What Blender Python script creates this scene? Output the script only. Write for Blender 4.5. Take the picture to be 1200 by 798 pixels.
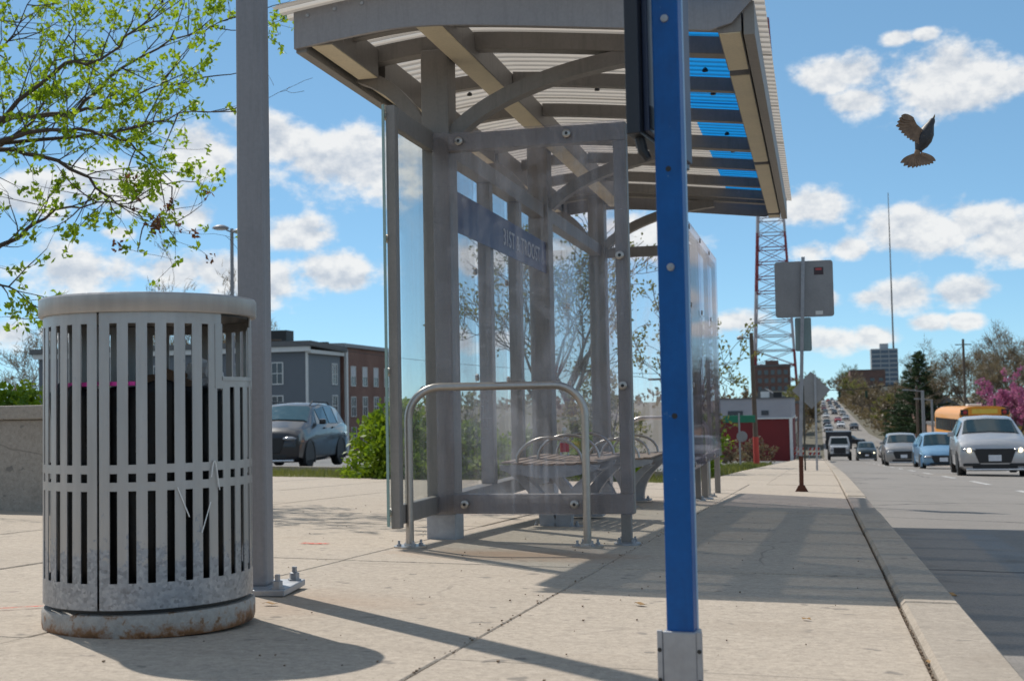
import bpy, bmesh, math, random
from mathutils import Vector, Matrix
R = math.radians
rng = random.Random(7)
for o in list(bpy.data.objects): bpy.data.objects.remove(o)
scn = bpy.context.scene
col = scn.collection

# ------------------------------------------------------------------ camera
cd = bpy.data.cameras.new('camera'); cam = bpy.data.objects.new('camera', cd); col.objects.link(cam)
X_, U_, F_ = Vector((.971, .238, -.019)), Vector((.031, -.046, .998)), Vector((-.236, .970, .052))
F_.normalize(); X_ = (X_ - F_*X_.dot(F_)).normalized(); U_ = X_.cross(F_)
mw = Matrix((X_, U_, -F_)).transposed().to_4x4(); mw.translation = (0, 0, .56)
cam.matrix_world = mw
cd.sensor_width = 36; cd.lens = 44.1; cd.clip_start = .05; cd.clip_end = 12000
cd.dof.use_dof = True; cd.dof.focus_distance = 5.6; cd.dof.aperture_fstop = 6.3
scn.camera = cam

# ------------------------------------------------------------------ world, sun, exposure
SUN_AZ = math.atan2(-.765, .645); SUN_EL = R(52)
w = bpy.data.worlds.new('World'); scn.world = w; w.use_nodes = True
nt = w.node_tree; nt.nodes.clear(); N = nt.nodes; LK = nt.links
def nd(t, **k):
    n = N.new(t)
    for a, b in k.items(): setattr(n, a, b)
    return n
def math_(op, a, b=None, c=None, clamp=False):
    n = nd('ShaderNodeMath', operation=op, use_clamp=clamp)
    for i, v in enumerate((a, b, c)):
        if v is None: continue
        if isinstance(v, (int, float)): n.inputs[i].default_value = v
        else: LK.new(v, n.inputs[i])
    return n.outputs[0]
sky = nd('ShaderNodeTexSky', sky_type='NISHITA', sun_disc=False, sun_elevation=SUN_EL, sun_rotation=SUN_AZ)
sky.air_density = 0.6; sky.dust_density = 0.0; sky.ozone_density = 10; sky.altitude = 300
tc = nd('ShaderNodeTexCoord'); sep = nd('ShaderNodeSeparateXYZ'); LK.new(tc.outputs['Generated'], sep.inputs[0])
az = math_('ARCTAN2', sep.outputs[0], sep.outputs[1]); el = math_('ARCSINE', sep.outputs[2])
CL = [(-0.3726, 0.1969, 0.0646, 0.0327), (-0.4193, 0.2095, 0.051, 0.0204), (-0.4818, 0.2015, 0.0408, 0.0204), (-0.5361, 0.1741, 0.0476, 0.017), (-0.6095, 0.1649, 0.0374, 0.015), (-0.5703, 0.1058, 0.0476, 0.0163), (-0.4856, 0.1081, 0.0476, 0.015), (-0.4402, 0.1003, 0.0408, 0.0136), (-0.3804, 0.1083, 0.0408, 0.019), (-0.4101, 0.139, 0.034, 0.0109), (-0.4885, 0.1513, 0.0238, 0.0095), (-0.5443, 0.1372, 0.0122, 0.0054), (-0.6035, 0.0607, 0.0476, 0.0136), (0.0208, 0.249, 0.0259, 0.015), (0.038, 0.2266, 0.0218, 0.0122), (0.1052, 0.2368, 0.0476, 0.0259), (0.0774, 0.2706, 0.0245, 0.0054), (-0.005, 0.1507, 0.0306, 0.0163), (0.0983, 0.1302, 0.0646, 0.0204), (0.1459, 0.1188, 0.0408, 0.0136), (0.01, 0.1158, 0.0408, 0.0095), (0.0842, 0.0777, 0.0612, 0.0082), (0.0957, 0.0572, 0.034, 0.0061), (0.0216, 0.0771, 0.0408, 0.0095), (-0.0633, 0.0635, 0.0272, 0.0095), (0.1532, 0.2329, 0.0136, 0.0109), (-0.1284, 0.1328, 0.0408, 0.0163), (-0.2377, 0.1188, 0.0544, 0.0163), (-0.1819, 0.1714, 0.0408, 0.0136), (-0.2662, 0.0514, 0.0476, 0.0109), (0.027, 0.0474, 0.0476, 0.0068)]
V = nd('ShaderNodeCombineXYZ'); LK.new(az, V.inputs[0]); LK.new(math_('MULTIPLY', el, 2.1), V.inputs[1])
field = None
for (u0, v0, a, b) in CL:
    k = min(2, max(1, round(a/(b*2.1))))
    for i in range(k):      # long clouds are rows of round puffs
        ds = nd('ShaderNodeVectorMath', operation='DISTANCE'); LK.new(V.outputs[0], ds.inputs[0])
        r0 = max(b*2.1, a/k)*1.32*(1 if i % 2 == 0 else .85)
        ds.inputs[1].default_value = (u0 + (i-(k-1)/2)*a*1.5/k, v0*2.1 - .15*b + (.25*b if i % 2 else 0), 0)
        f = math_('MULTIPLY_ADD', ds.outputs['Value'], -1/r0, 1.0)
        field = f if field is None else math_('MAXIMUM', field, f)
# unseen clouds over the rest of the sky, made denser to whiten ambient light
mp = nd('ShaderNodeMapping'); LK.new(tc.outputs['Generated'], mp.inputs[0]); mp.inputs['Scale'].default_value = (1, 1, 2.2)
nz0 = nd('ShaderNodeTexNoise'); LK.new(mp.outputs[0], nz0.inputs['Vector']); nz0.inputs['Scale'].default_value = 5; nz0.inputs['Detail'].default_value = 2
gen = math_('MULTIPLY', math_('SUBTRACT', nz0.outputs[0], .50), 7.0)
off = math_('MAXIMUM', math_('SUBTRACT', math_('ABSOLUTE', math_('ADD', az, .23)), .46), math_('SUBTRACT', el, .31))
gen = math_('MINIMUM', gen, math_('SUBTRACT', math_('MULTIPLY', off, 14.0), .4))
field = math_('MAXIMUM', math_('MAXIMUM', field, gen), -2.0)
def fbm(dz):
    m = nd('ShaderNodeMapping'); LK.new(tc.outputs['Generated'], m.inputs[0]); m.inputs['Scale'].default_value = (1, 1, 1.5)
    m.inputs['Location'].default_value = (0, 0, dz)
    n = nd('ShaderNodeTexNoise'); LK.new(m.outputs[0], n.inputs['Vector']); n.inputs['Scale'].default_value = 24
    n.inputs['Detail'].default_value = 6; n.inputs['Roughness'].default_value = .6
    return n.outputs[0]
n1 = fbm(0); n2 = fbm(.012)
d1 = math_('ADD', field, math_('MULTIPLY', math_('SUBTRACT', n1, .5), 2.0))
mr = nd('ShaderNodeMapRange', interpolation_type='SMOOTHSTEP'); LK.new(d1, mr.inputs[0]); mr.inputs[1].default_value = .08; mr.inputs[2].default_value = .6
alpha = math_('MULTIPLY', mr.outputs[0], .93)
# shading inside the cloud: relief from the noise gradient along the sun's height
sh = math_('ADD', math_('MULTIPLY', math_('SUBTRACT', n1, n2), 3.0), math_('MULTIPLY', d1, -.16))
sh = math_('ADD', sh, .62, clamp=True)
cr = nd('ShaderNodeValToRGB'); LK.new(sh, cr.inputs[0])
cr.color_ramp.elements[0].color = (.56, .61, .68, 1); cr.color_ramp.elements[1].color = (.90, .90, .89, 1)
cr.color_ramp.elements[0].position = .1; cr.color_ramp.elements[1].position = .75
gm = nd('ShaderNodeGamma'); LK.new(sky.outputs[0], gm.inputs[0]); gm.inputs[1].default_value = .6     # the photograph's tone curve on the sky
tn = nd('ShaderNodeMix', data_type='RGBA', blend_type='MULTIPLY'); tn.inputs[0].default_value = 1; LK.new(gm.outputs[0], tn.inputs[6]); tn.inputs[7].default_value = (1.33, 1.66, 1.62, 1)
bg1 = nd('ShaderNodeBackground'); LK.new(tn.outputs[2], bg1.inputs[0]); bg1.inputs[1].default_value = .125
bg2 = nd('ShaderNodeBackground'); LK.new(cr.outputs[0], bg2.inputs[0]); bg2.inputs[1].default_value = .74
mx = nd('ShaderNodeMixShader'); LK.new(alpha, mx.inputs[0]); LK.new(bg1.outputs[0], mx.inputs[1]); LK.new(bg2.outputs[0], mx.inputs[2])
out = nd('ShaderNodeOutputWorld'); LK.new(mx.outputs[0], out.inputs[0])

sl = bpy.data.lights.new('sun', 'SUN'); sl.energy = 3.3; sl.angle = R(.53); sl.color = (1, .95, .87)
so = bpy.data.objects.new('sun', sl); col.objects.link(so)
sd = Vector((math.sin(SUN_AZ)*math.cos(SUN_EL), math.cos(SUN_AZ)*math.cos(SUN_EL), math.sin(SUN_EL)))
so.rotation_euler = sd.to_track_quat('Z', 'Y').to_euler(); so.location = (-20, 20, 30)
vs = scn.view_settings; vs.view_transform = 'Standard'; vs.look = 'None'; vs.gamma = 1; vs.use_curve_mapping = False; vs.exposure = 0.45
scn.render.engine = 'CYCLES'
scn.cycles.max_bounces = 8; scn.cycles.transparent_max_bounces = 16

# ------------------------------------------------------------------ mesh helpers
class MB:
    def __init__(s): s.v = []; s.f = []
    def add(s, vs, fs):
        k = len(s.v); s.v += [tuple(p) for p in vs]; s.f += [tuple(i+k for i in q) for q in fs]; return s
    def box(s, x0, x1, y0, y1, z0, z1, m=None):
        vs = [Vector(p) for p in ((x0,y0,z0),(x1,y0,z0),(x1,y1,z0),(x0,y1,z0),(x0,y0,z1),(x1,y0,z1),(x1,y1,z1),(x0,y1,z1))]
        if m is not None: vs = [m @ p for p in vs]
        return s.add(vs, [(3,2,1,0),(4,5,6,7),(0,1,5,4),(1,2,6,5),(2,3,7,6),(3,0,4,7)])
    def cbox(s, c, sz, m=None):
        return s.box(c[0]-sz[0]/2, c[0]+sz[0]/2, c[1]-sz[1]/2, c[1]+sz[1]/2, c[2]-sz[2]/2, c[2]+sz[2]/2, m)
    def bar(s, a, b, w, h, up=(0,0,1)):
        a, b = Vector(a), Vector(b); d = (b-a); L = d.length; d.normalize(); u = Vector(up)
        x = d.cross(u)
        if x.length < 1e-4: x = d.cross(Vector((1,0,0)))
        x.normalize(); u = x.cross(d)
        vs = []
        for p in (a, b):
            for i, j in ((-1,-1),(1,-1),(1,1),(-1,1)): vs.append(p + x*i*w/2 + u*j*h/2)
        return s.add(vs, [(0,3,2,1),(4,5,6,7),(0,1,5,4),(1,2,6,5),(2,3,7,6),(3,0,4,7)])
    def tube(s, pts, rad, n=8, cap=True):
        pts = [Vector(p) for p in pts]; m = len(pts)
        if not hasattr(rad, '__len__'): rad = [rad]*m
        vs = []; ref = None
        for i, p in enumerate(pts):
            d = (pts[min(i+1, m-1)] - pts[max(i-1, 0)]).normalized()
            if ref is None:
                ref = d.orthogonal().normalized()
            x = (ref - d*ref.dot(d))
            x = x.normalized() if x.length > 1e-6 else d.orthogonal().normalized()
            ref = x; y = d.cross(x)
            for k in range(n):
                t = 2*math.pi*k/n; vs.append(p + (x*math.cos(t) + y*math.sin(t))*rad[i])
        fs = [(i*n+k, i*n+(k+1)%n, (i+1)*n+(k+1)%n, (i+1)*n+k) for i in range(m-1) for k in range(n)]
        if cap: fs += [tuple(reversed(range(n))), tuple(range((m-1)*n, m*n))]
        return s.add(vs, fs)
    def lathe(s, prof, n=24, c=(0,0,0), m=None):
        vs = []
        for r, z in prof:
            for k in range(n):
                t = 2*math.pi*k/n; p = Vector((r*math.cos(t), r*math.sin(t), z))
                if m is not None: p = m @ p
                vs.append(p + Vector(c))
        P = len(prof)
        fs = [(i*n+k, i*n+(k+1)%n, (i+1)*n+(k+1)%n, (i+1)*n+k) for i in range(P-1) for k in range(n)]
        if prof[0][0] > 1e-5: fs.append(tuple(reversed(range(n))))
        if prof[-1][0] > 1e-5: fs.append(tuple(range((P-1)*n, P*n)))
        return s.add(vs, fs)
    def prism(s, poly, f0, f1):
        n = len(poly); vs = [f0(p) for p in poly] + [f1(p) for p in poly]
        return s.add(vs, [tuple(reversed(range(n))), tuple(range(n, 2*n))] + [(i, (i+1)%n, n+(i+1)%n, n+i) for i in range(n)])
    def arc(s, r0, r1, a0, a1, z0, z1, n=6, full=False):
        vs = []; m = n if full else n+1
        for i in range(m):
            t = a0 + (a1-a0)*i/n; c_, s_ = math.cos(t), math.sin(t)
            vs += [(r0*c_, r0*s_, z0), (r1*c_, r1*s_, z0), (r1*c_, r1*s_, z1), (r0*c_, r0*s_, z1)]
        fs = []
        for i in range(n):
            a = 4*i; b = 4*((i+1) % m)
            for j in range(4): fs.append((a+j, b+j, b+(j+1)%4, a+(j+1)%4))
        if not full: fs += [(0,3,2,1), tuple(4*n+j for j in range(4))]
        return s.add(vs, fs)
    def mesh(s, name, mat, smooth=None):
        me = bpy.data.meshes.new(name); me.from_pydata(s.v, [], s.f); me.update()
        bm = bmesh.new(); bm.from_mesh(me); bmesh.ops.recalc_face_normals(bm, faces=bm.faces); bm.to_mesh(me); bm.free()
        if mat: me.materials.append(mat)
        if smooth:
            for p in me.polygons: p.use_smooth = True
            me.set_sharp_from_angle(angle=R(smooth))
        return me
    def build(s, name, mat, parent=None, smooth=None, bevel=0, world=False, loc=None, raw=False):
        if raw:
            me = bpy.data.meshes.new(name); me.from_pydata(s.v, [], s.f); me.materials.append(mat)
        else: me = s.mesh(name, mat, smooth)
        return link(name, me, parent, bevel, world, loc)
def link(name, me, parent=None, bevel=0, world=False, loc=None):
    o = bpy.data.objects.new(name, me); col.objects.link(o)
    if parent is not None:
        o.parent = parent
        if world: 
            q = parent
            off = Vector((0,0,0))
            while q is not None: off += q.location; q = q.parent
            o.location = -off
    if loc is not None: o.location = Vector(o.location) + Vector(loc)
    if bevel:
        b = o.modifiers.new('bevel', 'BEVEL'); b.width = bevel; b.segments = 2; b.limit_method = 'ANGLE'
    return o
def tag(o, label=None, cat=None, group=None, kind=None):
    if label: o['label'] = label
    if cat: o['category'] = cat
    if group: o['group'] = group
    if kind: o['kind'] = kind
    return o
def thing(name, label, cat, loc=(0,0,0), rz=0, group=None):
    o = bpy.data.objects.new(name, None); col.objects.link(o); o.location = loc; o.rotation_euler = (0,0,rz)
    o.empty_display_size = .1
    return tag(o, label, cat, group)
def copy_tree(o, parent=None):
    c = o.copy(); col.objects.link(c); c.parent = parent
    for ch in list(o.children): copy_tree(ch, c)
    return c

# ------------------------------------------------------------------ materials
MATS = {}
def new_mat(name):
    m = bpy.data.materials.new(name); m.use_nodes = True; t = m.node_tree; t.nodes.clear()
    o = t.nodes.new('ShaderNodeOutputMaterial'); return m, t, o
class NT:
    def __init__(s, t): s.t = t
    def n(s, ty, ins=None, **k):
        n = s.t.nodes.new(ty)
        for a, b in k.items(): setattr(n, a, b)
        for a, b in (ins or {}).items():
            if hasattr(b, 'is_output') or isinstance(b, bpy.types.NodeSocket): s.t.links.new(b, n.inputs[a])
            else: n.inputs[a].default_value = b
        return n
    def mix(s, f, a, b, mode='MIX'):
        n = s.t.nodes.new('ShaderNodeMix'); n.data_type = 'RGBA'; n.blend_type = mode
        for i, v in ((0, f), (6, a), (7, b)):
            if isinstance(v, bpy.types.NodeSocket): s.t.links.new(v, n.inputs[i])
            else: n.inputs[i].default_value = v if i == 0 else (*v[:3], 1)
        return n.outputs[2]
    def m(s, op, a, b=0.0, clamp=False):
        n = s.t.nodes.new('ShaderNodeMath'); n.operation = op; n.use_clamp = clamp
        for i, v in ((0, a), (1, b)):
            if isinstance(v, bpy.types.NodeSocket): s.t.links.new(v, n.inputs[i])
            else: n.inputs[i].default_value = v
        return n.outputs[0]
    def noise(s, vec, sc, det=4, rough=.55, dist=0):
        return s.n('ShaderNodeTexNoise', {'Vector': vec, 'Scale': sc, 'Detail': det, 'Roughness': rough, 'Distortion': dist}).outputs[0]
    def ramp(s, f, a, b):
        return s.n('ShaderNodeMapRange', {0: f, 1: a, 2: b}).outputs[0]
def pmat(name, c, rough=.6, metal=0, var=.12, scale=6, bump=0, c2=None, fine=60, coat=0, wear=None, spec=.5, grime=.12):
    m, t, o = new_mat(name); g = NT(t)
    tcn = g.n('ShaderNodeTexCoord').outputs['Object']
    n1 = g.noise(tcn, scale, 5, .6); n2 = g.noise(tcn, fine, 3, .6)
    hi = c2 or tuple(min(1, x*(1+var)) for x in c); lo = tuple(x*(1-var) for x in c)
    cc = g.mix(g.ramp(n1, .3, .7), lo, hi); cc = g.mix(.25, cc, g.mix(g.ramp(n2, .3, .7), tuple(x*.75 for x in c), tuple(min(1, x*1.2) for x in c)))
    gr = g.noise(g.n('ShaderNodeMapping', {'Vector': tcn, 'Scale': (14, 14, 1.3)}).outputs[0], 2.0, 6, .7); cc = g.mix(g.m('MULTIPLY', g.ramp(gr, .5, .75), grime), cc, tuple(x*.55 for x in c))
    if wear: cc = g.mix(g.ramp(g.noise(tcn, scale*2.3, 8, .7), wear[1], wear[1]+.06), cc, wear[0])
    b = g.n('ShaderNodeBsdfPrincipled', {'Base Color': cc, 'Metallic': metal, 'Coat Weight': coat, 'Specular IOR Level': spec})
    t.links.new(g.ramp(n1, .2, .8) if False else g.m('ADD', g.m('MULTIPLY', n1, .2), rough-.1), b.inputs['Roughness'])
    if bump: t.links.new(g.n('ShaderNodeBump', {'Strength': 1.0, 'Distance': bump, 'Height': n2}).outputs[0], b.inputs['Normal'])
    t.links.new(b.outputs[0], o.inputs[0]); MATS[name] = m; return m

def concrete(name, c, stain=True, sc=1.0):
    m, t, o = new_mat(name); g = NT(t)
    P = g.n('ShaderNodeNewGeometry').outputs['Position']
    big = g.noise(P, .55*sc, 5, .6); mid = g.noise(P, 4*sc, 6, .65); fine = g.noise(P, 140, 3, .7); grit = g.noise(P, 420, 2, .6)
    rnd = g.n('ShaderNodeObjectInfo').outputs['Random']
    cc = g.mix(g.ramp(big, .3, .7), tuple(x*.88 for x in c), tuple(x*1.08 for x in c))
    cc = g.mix(g.ramp(mid, .35, .75), cc, tuple(x*.9 for x in c))
    cc = g.mix(.55, cc, g.mix(g.ramp(fine, .3, .7), tuple(x*.72 for x in c), tuple(min(1, x*1.22) for x in c)))
    cc = g.mix(g.ramp(grit, .62, .7), cc, tuple(x*.55 for x in c))
    cc = g.mix(g.m('MULTIPLY', rnd, .22), cc, tuple(x*.74 for x in c))
    # aggregate speckle, blotches, gum and drips
    m1 = g.noise(P, 38, 4, .7); cc = g.mix(g.m('MULTIPLY', g.ramp(m1, .50, .68), .55), cc, tuple(x*.60 for x in c)); cc = g.mix(g.m('MULTIPLY', g.ramp(m1, .47, .30), .45), cc, tuple(min(1, x*1.30) for x in c))
    pit = g.n('ShaderNodeTexVoronoi', {'Vector': P, 'Scale': 34}).outputs[0]; cc = g.mix(g.m('MULTIPLY', g.m('LESS_THAN', pit, .13), .55), cc, tuple(x*.42 for x in c))
    blot = g.noise(P, 1.7, 7, .72, .4); cc = g.mix(g.m('MULTIPLY', g.ramp(blot, .54, .70), .34), cc, (c[0]*.62, c[1]*.58, c[2]*.54))
    gum = g.n('ShaderNodeTexVoronoi', {'Vector': P, 'Scale': 2.6, 'Randomness': 1.0}).outputs[0]; cc = g.mix(g.m('MULTIPLY', g.m('LESS_THAN', g.m('ADD', gum, g.m('MULTIPLY', m1, .03)), .066), .6), cc, (.11, .10, .09))
    sp = g.noise(P, 9, 2, .5); cc = g.mix(g.m('MULTIPLY', g.ramp(sp, .68, .72), .5), cc, (.10, .095, .09))
    mpn = g.n('ShaderNodeMapping', {'Vector': P, 'Scale': (1.2, 9, 1)}).outputs[0]
    st = g.noise(mpn, 1.1, 6, .65, .6); cc = g.mix(g.m('MULTIPLY', g.ramp(st, .56, .74), .38), cc, tuple(x*.55 for x in c))
    # hairline cracks
    wv = g.n('ShaderNodeTexVoronoi', {'Vector': g.mix(.12, P, g.n('ShaderNodeTexNoise', {'Vector': P, 'Scale': 2.5, 'Detail': 6}).outputs['Color'], 'ADD'), 'Scale': .42}, feature='DISTANCE_TO_EDGE').outputs[0]
    crk = g.m('MULTIPLY', g.m('LESS_THAN', wv, .0022), g.ramp(big, .5, .56)); cc = g.mix(g.m('MULTIPLY', crk, .3), cc, (.06, .055, .05))
    if stain:   # rust-brown stain round the shelter's near feet
        d = g.n('ShaderNodeVectorMath', {0: P, 1: (-1.45, 6.1, -.18)}, operation='SUBTRACT').outputs[0]
        d = g.n('ShaderNodeVectorMath', {0: d, 1: (1.15, 2.0, 1)}, operation='MULTIPLY').outputs[0]
        d = g.n('ShaderNodeVectorMath', {0: d}, operation='LENGTH').outputs['Value']
        sm = g.m('ADD', d, g.m('MULTIPLY', mid, .9)); cc = g.mix(g.m('MULTIPLY', g.ramp(sm, 1.3, .7), .6), cc, (.30, .175, .10))
        d = g.n('ShaderNodeVectorMath', {0: P, 1: (-1.75, 4.1, -.1)}, operation='SUBTRACT').outputs[0]
        d = g.n('ShaderNodeVectorMath', {0: d}, operation='LENGTH').outputs['Value']
        sm = g.m('ADD', d, g.m('MULTIPLY', mid, .6)); cc = g.mix(g.m('MULTIPLY', g.ramp(sm, .75, .35), .35), cc, (.30, .19, .12))
    b = g.n('ShaderNodeBsdfPrincipled', {'Base Color': cc, 'Roughness': .9, 'Specular IOR Level': .25})
    h = g.m('ADD', g.m('MULTIPLY', fine, .6), g.m('MULTIPLY', grit, .4))
    br = g.noise(g.n('ShaderNodeMapping', {'Vector': P, 'Scale': (2, 60, 1)}).outputs[0], 3, 3)   # broom finish
    h = g.m('ADD', h, g.m('MULTIPLY', br, .8))
    t.links.new(g.n('ShaderNodeBump', {'Strength': .55, 'Distance': .004, 'Height': h}).outputs[0], b.inputs['Normal'])
    t.links.new(b.outputs[0], o.inputs[0]); MATS[name] = m; return m

def asphalt(name, c):
    m, t, o = new_mat(name); g = NT(t)
    P = g.n('ShaderNodeNewGeometry').outputs['Position']
    big = g.noise(P, .3, 5, .6); fine = g.noise(P, 90, 3, .7)
    streak = g.noise(g.n('ShaderNodeMapping', {'Vector': P, 'Scale': (.5, 3.0, 1)}).outputs[0], 1.2, 6, .6, .4)
    lanes = g.noise(g.n('ShaderNodeMapping', {'Vector': P, 'Scale': (1.4, .03, 1)}).outputs[0], 1, 3)
    cc = g.mix(g.ramp(big, .3, .7), tuple(x*.85 for x in c), tuple(x*1.15 for x in c))
    cc = g.mix(g.m('MULTIPLY', g.ramp(streak, .5, .75), .4), cc, tuple(x*.55 for x in c))
    cc = g.mix(g.m('MULTIPLY', g.ramp(lanes, .5, .7), .35), cc, tuple(x*.6 for x in c))
    cc = g.mix(.5, cc, g.mix(g.ramp(fine, .3, .7), tuple(x*.6 for x in c), tuple(x*1.35 for x in c)))
    wv = g.n('ShaderNodeTexVoronoi', {'Vector': g.mix(.35, P, g.n('ShaderNodeTexNoise', {'Vector': P, 'Scale': 1.4, 'Detail': 6}).outputs['Color'], 'ADD'), 'Scale': .22}, feature='DISTANCE_TO_EDGE').outputs[0]
    cc = g.mix(g.m('MULTIPLY', g.m('LESS_THAN', wv, .006), .75), cc, (.03, .03, .03))
    oil = g.noise(P, 1.3, 4, .6, .3); cc = g.mix(g.m('MULTIPLY', g.ramp(oil, .60, .72), .5), cc, tuple(x*.4 for x in c)); cc = g.mix(g.m('MULTIPLY', g.ramp(g.noise(P, 22, 4, .7), .5, .72), .4), cc, tuple(x*.55 for x in c))
    b = g.n('ShaderNodeBsdfPrincipled', {'Base Color': cc, 'Roughness': .85, 'Specular IOR Level': .3})
    t.links.new(g.n('ShaderNodeBump', {'Strength': .6, 'Distance': .006, 'Height': fine}).outputs[0], b.inputs['Normal'])
    t.links.new(b.outputs[0], o.inputs[0]); MATS[name] = m; return m

def leafmat(name, c, c2, trans=.45, scale=1.5):
    m, t, o = new_mat(name); g = NT(t)
    P = g.n('ShaderNodeNewGeometry').outputs['Position']
    cc = g.mix(g.ramp(g.noise(P, scale, 3), .35, .65), c, c2); cc = g.mix(g.m('MULTIPLY', g.ramp(g.noise(P, 37, 2), .3, .7), .5), cc, tuple(x*.6 for x in c))
    d = g.n('ShaderNodeBsdfPrincipled', {'Base Color': cc, 'Roughness': .5, 'Specular IOR Level': .35}); tr = g.n('ShaderNodeBsdfTranslucent', {'Color': g.mix(.35, cc, (c2[0]*1.25, c2[1]*1.2, c2[2]*.6))})
    t.links.new(g.n('ShaderNodeMixShader', {0: trans, 1: d.outputs[0], 2: tr.outputs[0]}).outputs[0], o.inputs[0]); MATS[name] = m; return m

def panemat(name, tint, haze, hazecol=(.75, .74, .82), smudge=3.0, gloss=.35):
    m, t, o = new_mat(name); g = NT(t)
    tcn = g.n('ShaderNodeTexCoord').outputs['Object']
    n = g.noise(tcn, smudge, 7, .7, .5)
    v = g.noise(g.n('ShaderNodeMapping', {'Vector': tcn, 'Scale': (9, 9, .35)}).outputs[0], 2.0, 5, .65)    # vertical water streaks
    s2 = g.noise(g.n('ShaderNodeMapping', {'Vector': tcn, 'Scale': (3, 3, 40)}).outputs[0], 3.0, 3, .7)       # fine scratches
    hz = g.m('MULTIPLY', g.m('ADD', .08, g.m('ADD', g.m('MULTIPLY', g.ramp(n, .48, .72), 1.5), g.m('ADD', g.m('MULTIPLY', g.ramp(v, .47, .72), 1.4), g.m('MULTIPLY', g.ramp(s2, .60, .68), .7)))), haze, True)
    tp = g.n('ShaderNodeBsdfTransparent', {'Color': (*tint, 1)})
    df = g.n('ShaderNodeBsdfDiffuse', {'Color': (*hazecol, 1)}); tl = g.n('ShaderNodeBsdfTranslucent', {'Color': (*hazecol, 1)})
    dd = g.n('ShaderNodeMixShader', {0: .7, 1: df.outputs[0], 2: tl.outputs[0]})
    a = g.n('ShaderNodeMixShader', {0: hz, 1: tp.outputs[0], 2: dd.outputs[0]})
    gl = g.n('ShaderNodeBsdfGlossy', {'Roughness': .04})
    fr = g.n('ShaderNodeFresnel', {'IOR': 1.45})
    f = g.m('MULTIPLY', fr.outputs[0], gloss, True)
    t.links.new(g.n('ShaderNodeMixShader', {0: f, 1: a.outputs[0], 2: gl.outputs[0]}).outputs[0], o.inputs[0]); MATS[name] = m; return m

def canmat(name, c):
    m, t, o = new_mat(name); g = NT(t)
    tcn = g.n('ShaderNodeNewGeometry').outputs['Position']
    sp = g.n('ShaderNodeSeparateXYZ', {0: tcn}).outputs[2]
    n = g.noise(tcn, 13, 8, .75); n2 = g.noise(tcn, 60, 4, .65); n3 = g.noise(g.n('ShaderNodeMapping', {'Vector': tcn, 'Scale': (6, 6, .6)}).outputs[0], 5, 5)
    mask = g.m('GREATER_THAN', g.m('ADD', g.m('MULTIPLY', sp, -2.6), g.m('MULTIPLY', n, 1.5)), .33)
    dots = g.m('MULTIPLY', g.m('GREATER_THAN', g.noise(tcn, 24, 6, .75), .665), .8)
    mask = g.m('MAXIMUM', mask, dots)
    paint = g.mix(g.ramp(n3, .35, .75), tuple(x*.9 for x in c), tuple(x*1.08 for x in c))
    vor = g.n('ShaderNodeTexVoronoi', {'Vector': tcn, 'Scale': 110}).outputs['Color']
    galv = g.mix(g.ramp(g.n('ShaderNodeSeparateColor', {0: vor}).outputs[0], 0, 1), (.16, .17, .19), (.42, .44, .48))
    galv = g.mix(g.ramp(n2, .3, .7), galv, (.30, .32, .35))
    cc = g.mix(mask, paint, galv)
    b = g.n('ShaderNodeBsdfPrincipled', {'Base Color': cc, 'Metallic': g.m('ADD', .62, g.m('MULTIPLY', mask, .15)), 'Roughness': g.m('ADD', .24, g.m('MULTIPLY', n2, .28))})
    t.links.new(g.n('ShaderNodeBump', {'Strength': .4, 'Distance': .0015, 'Height': g.m('ADD', g.m('MULTIPLY', mask, -.6), n2)}).outputs[0], b.inputs['Normal'])
    t.links.new(b.outputs[0], o.inputs[0]); return m

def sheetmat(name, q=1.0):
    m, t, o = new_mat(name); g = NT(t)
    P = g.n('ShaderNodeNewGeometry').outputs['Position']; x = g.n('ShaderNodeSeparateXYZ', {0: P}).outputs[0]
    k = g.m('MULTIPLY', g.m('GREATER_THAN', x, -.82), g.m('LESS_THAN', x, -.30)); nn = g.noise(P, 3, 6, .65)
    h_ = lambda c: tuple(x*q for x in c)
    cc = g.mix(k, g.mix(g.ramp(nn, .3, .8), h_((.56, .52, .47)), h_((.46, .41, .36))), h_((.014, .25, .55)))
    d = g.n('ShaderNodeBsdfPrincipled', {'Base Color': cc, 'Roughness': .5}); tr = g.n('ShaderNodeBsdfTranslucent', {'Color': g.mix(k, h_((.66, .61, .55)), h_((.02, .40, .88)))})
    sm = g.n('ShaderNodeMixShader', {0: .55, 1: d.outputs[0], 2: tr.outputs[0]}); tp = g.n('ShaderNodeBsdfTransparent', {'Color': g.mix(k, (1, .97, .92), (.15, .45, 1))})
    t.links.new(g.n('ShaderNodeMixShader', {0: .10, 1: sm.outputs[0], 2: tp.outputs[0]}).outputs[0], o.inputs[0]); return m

def emit(name, c, s):
    m, t, o = new_mat(name); g = NT(t)
    t.links.new(g.n('ShaderNodeEmission', {'Color': (*c, 1), 'Strength': s}).outputs[0], o.inputs[0]); return m

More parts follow.
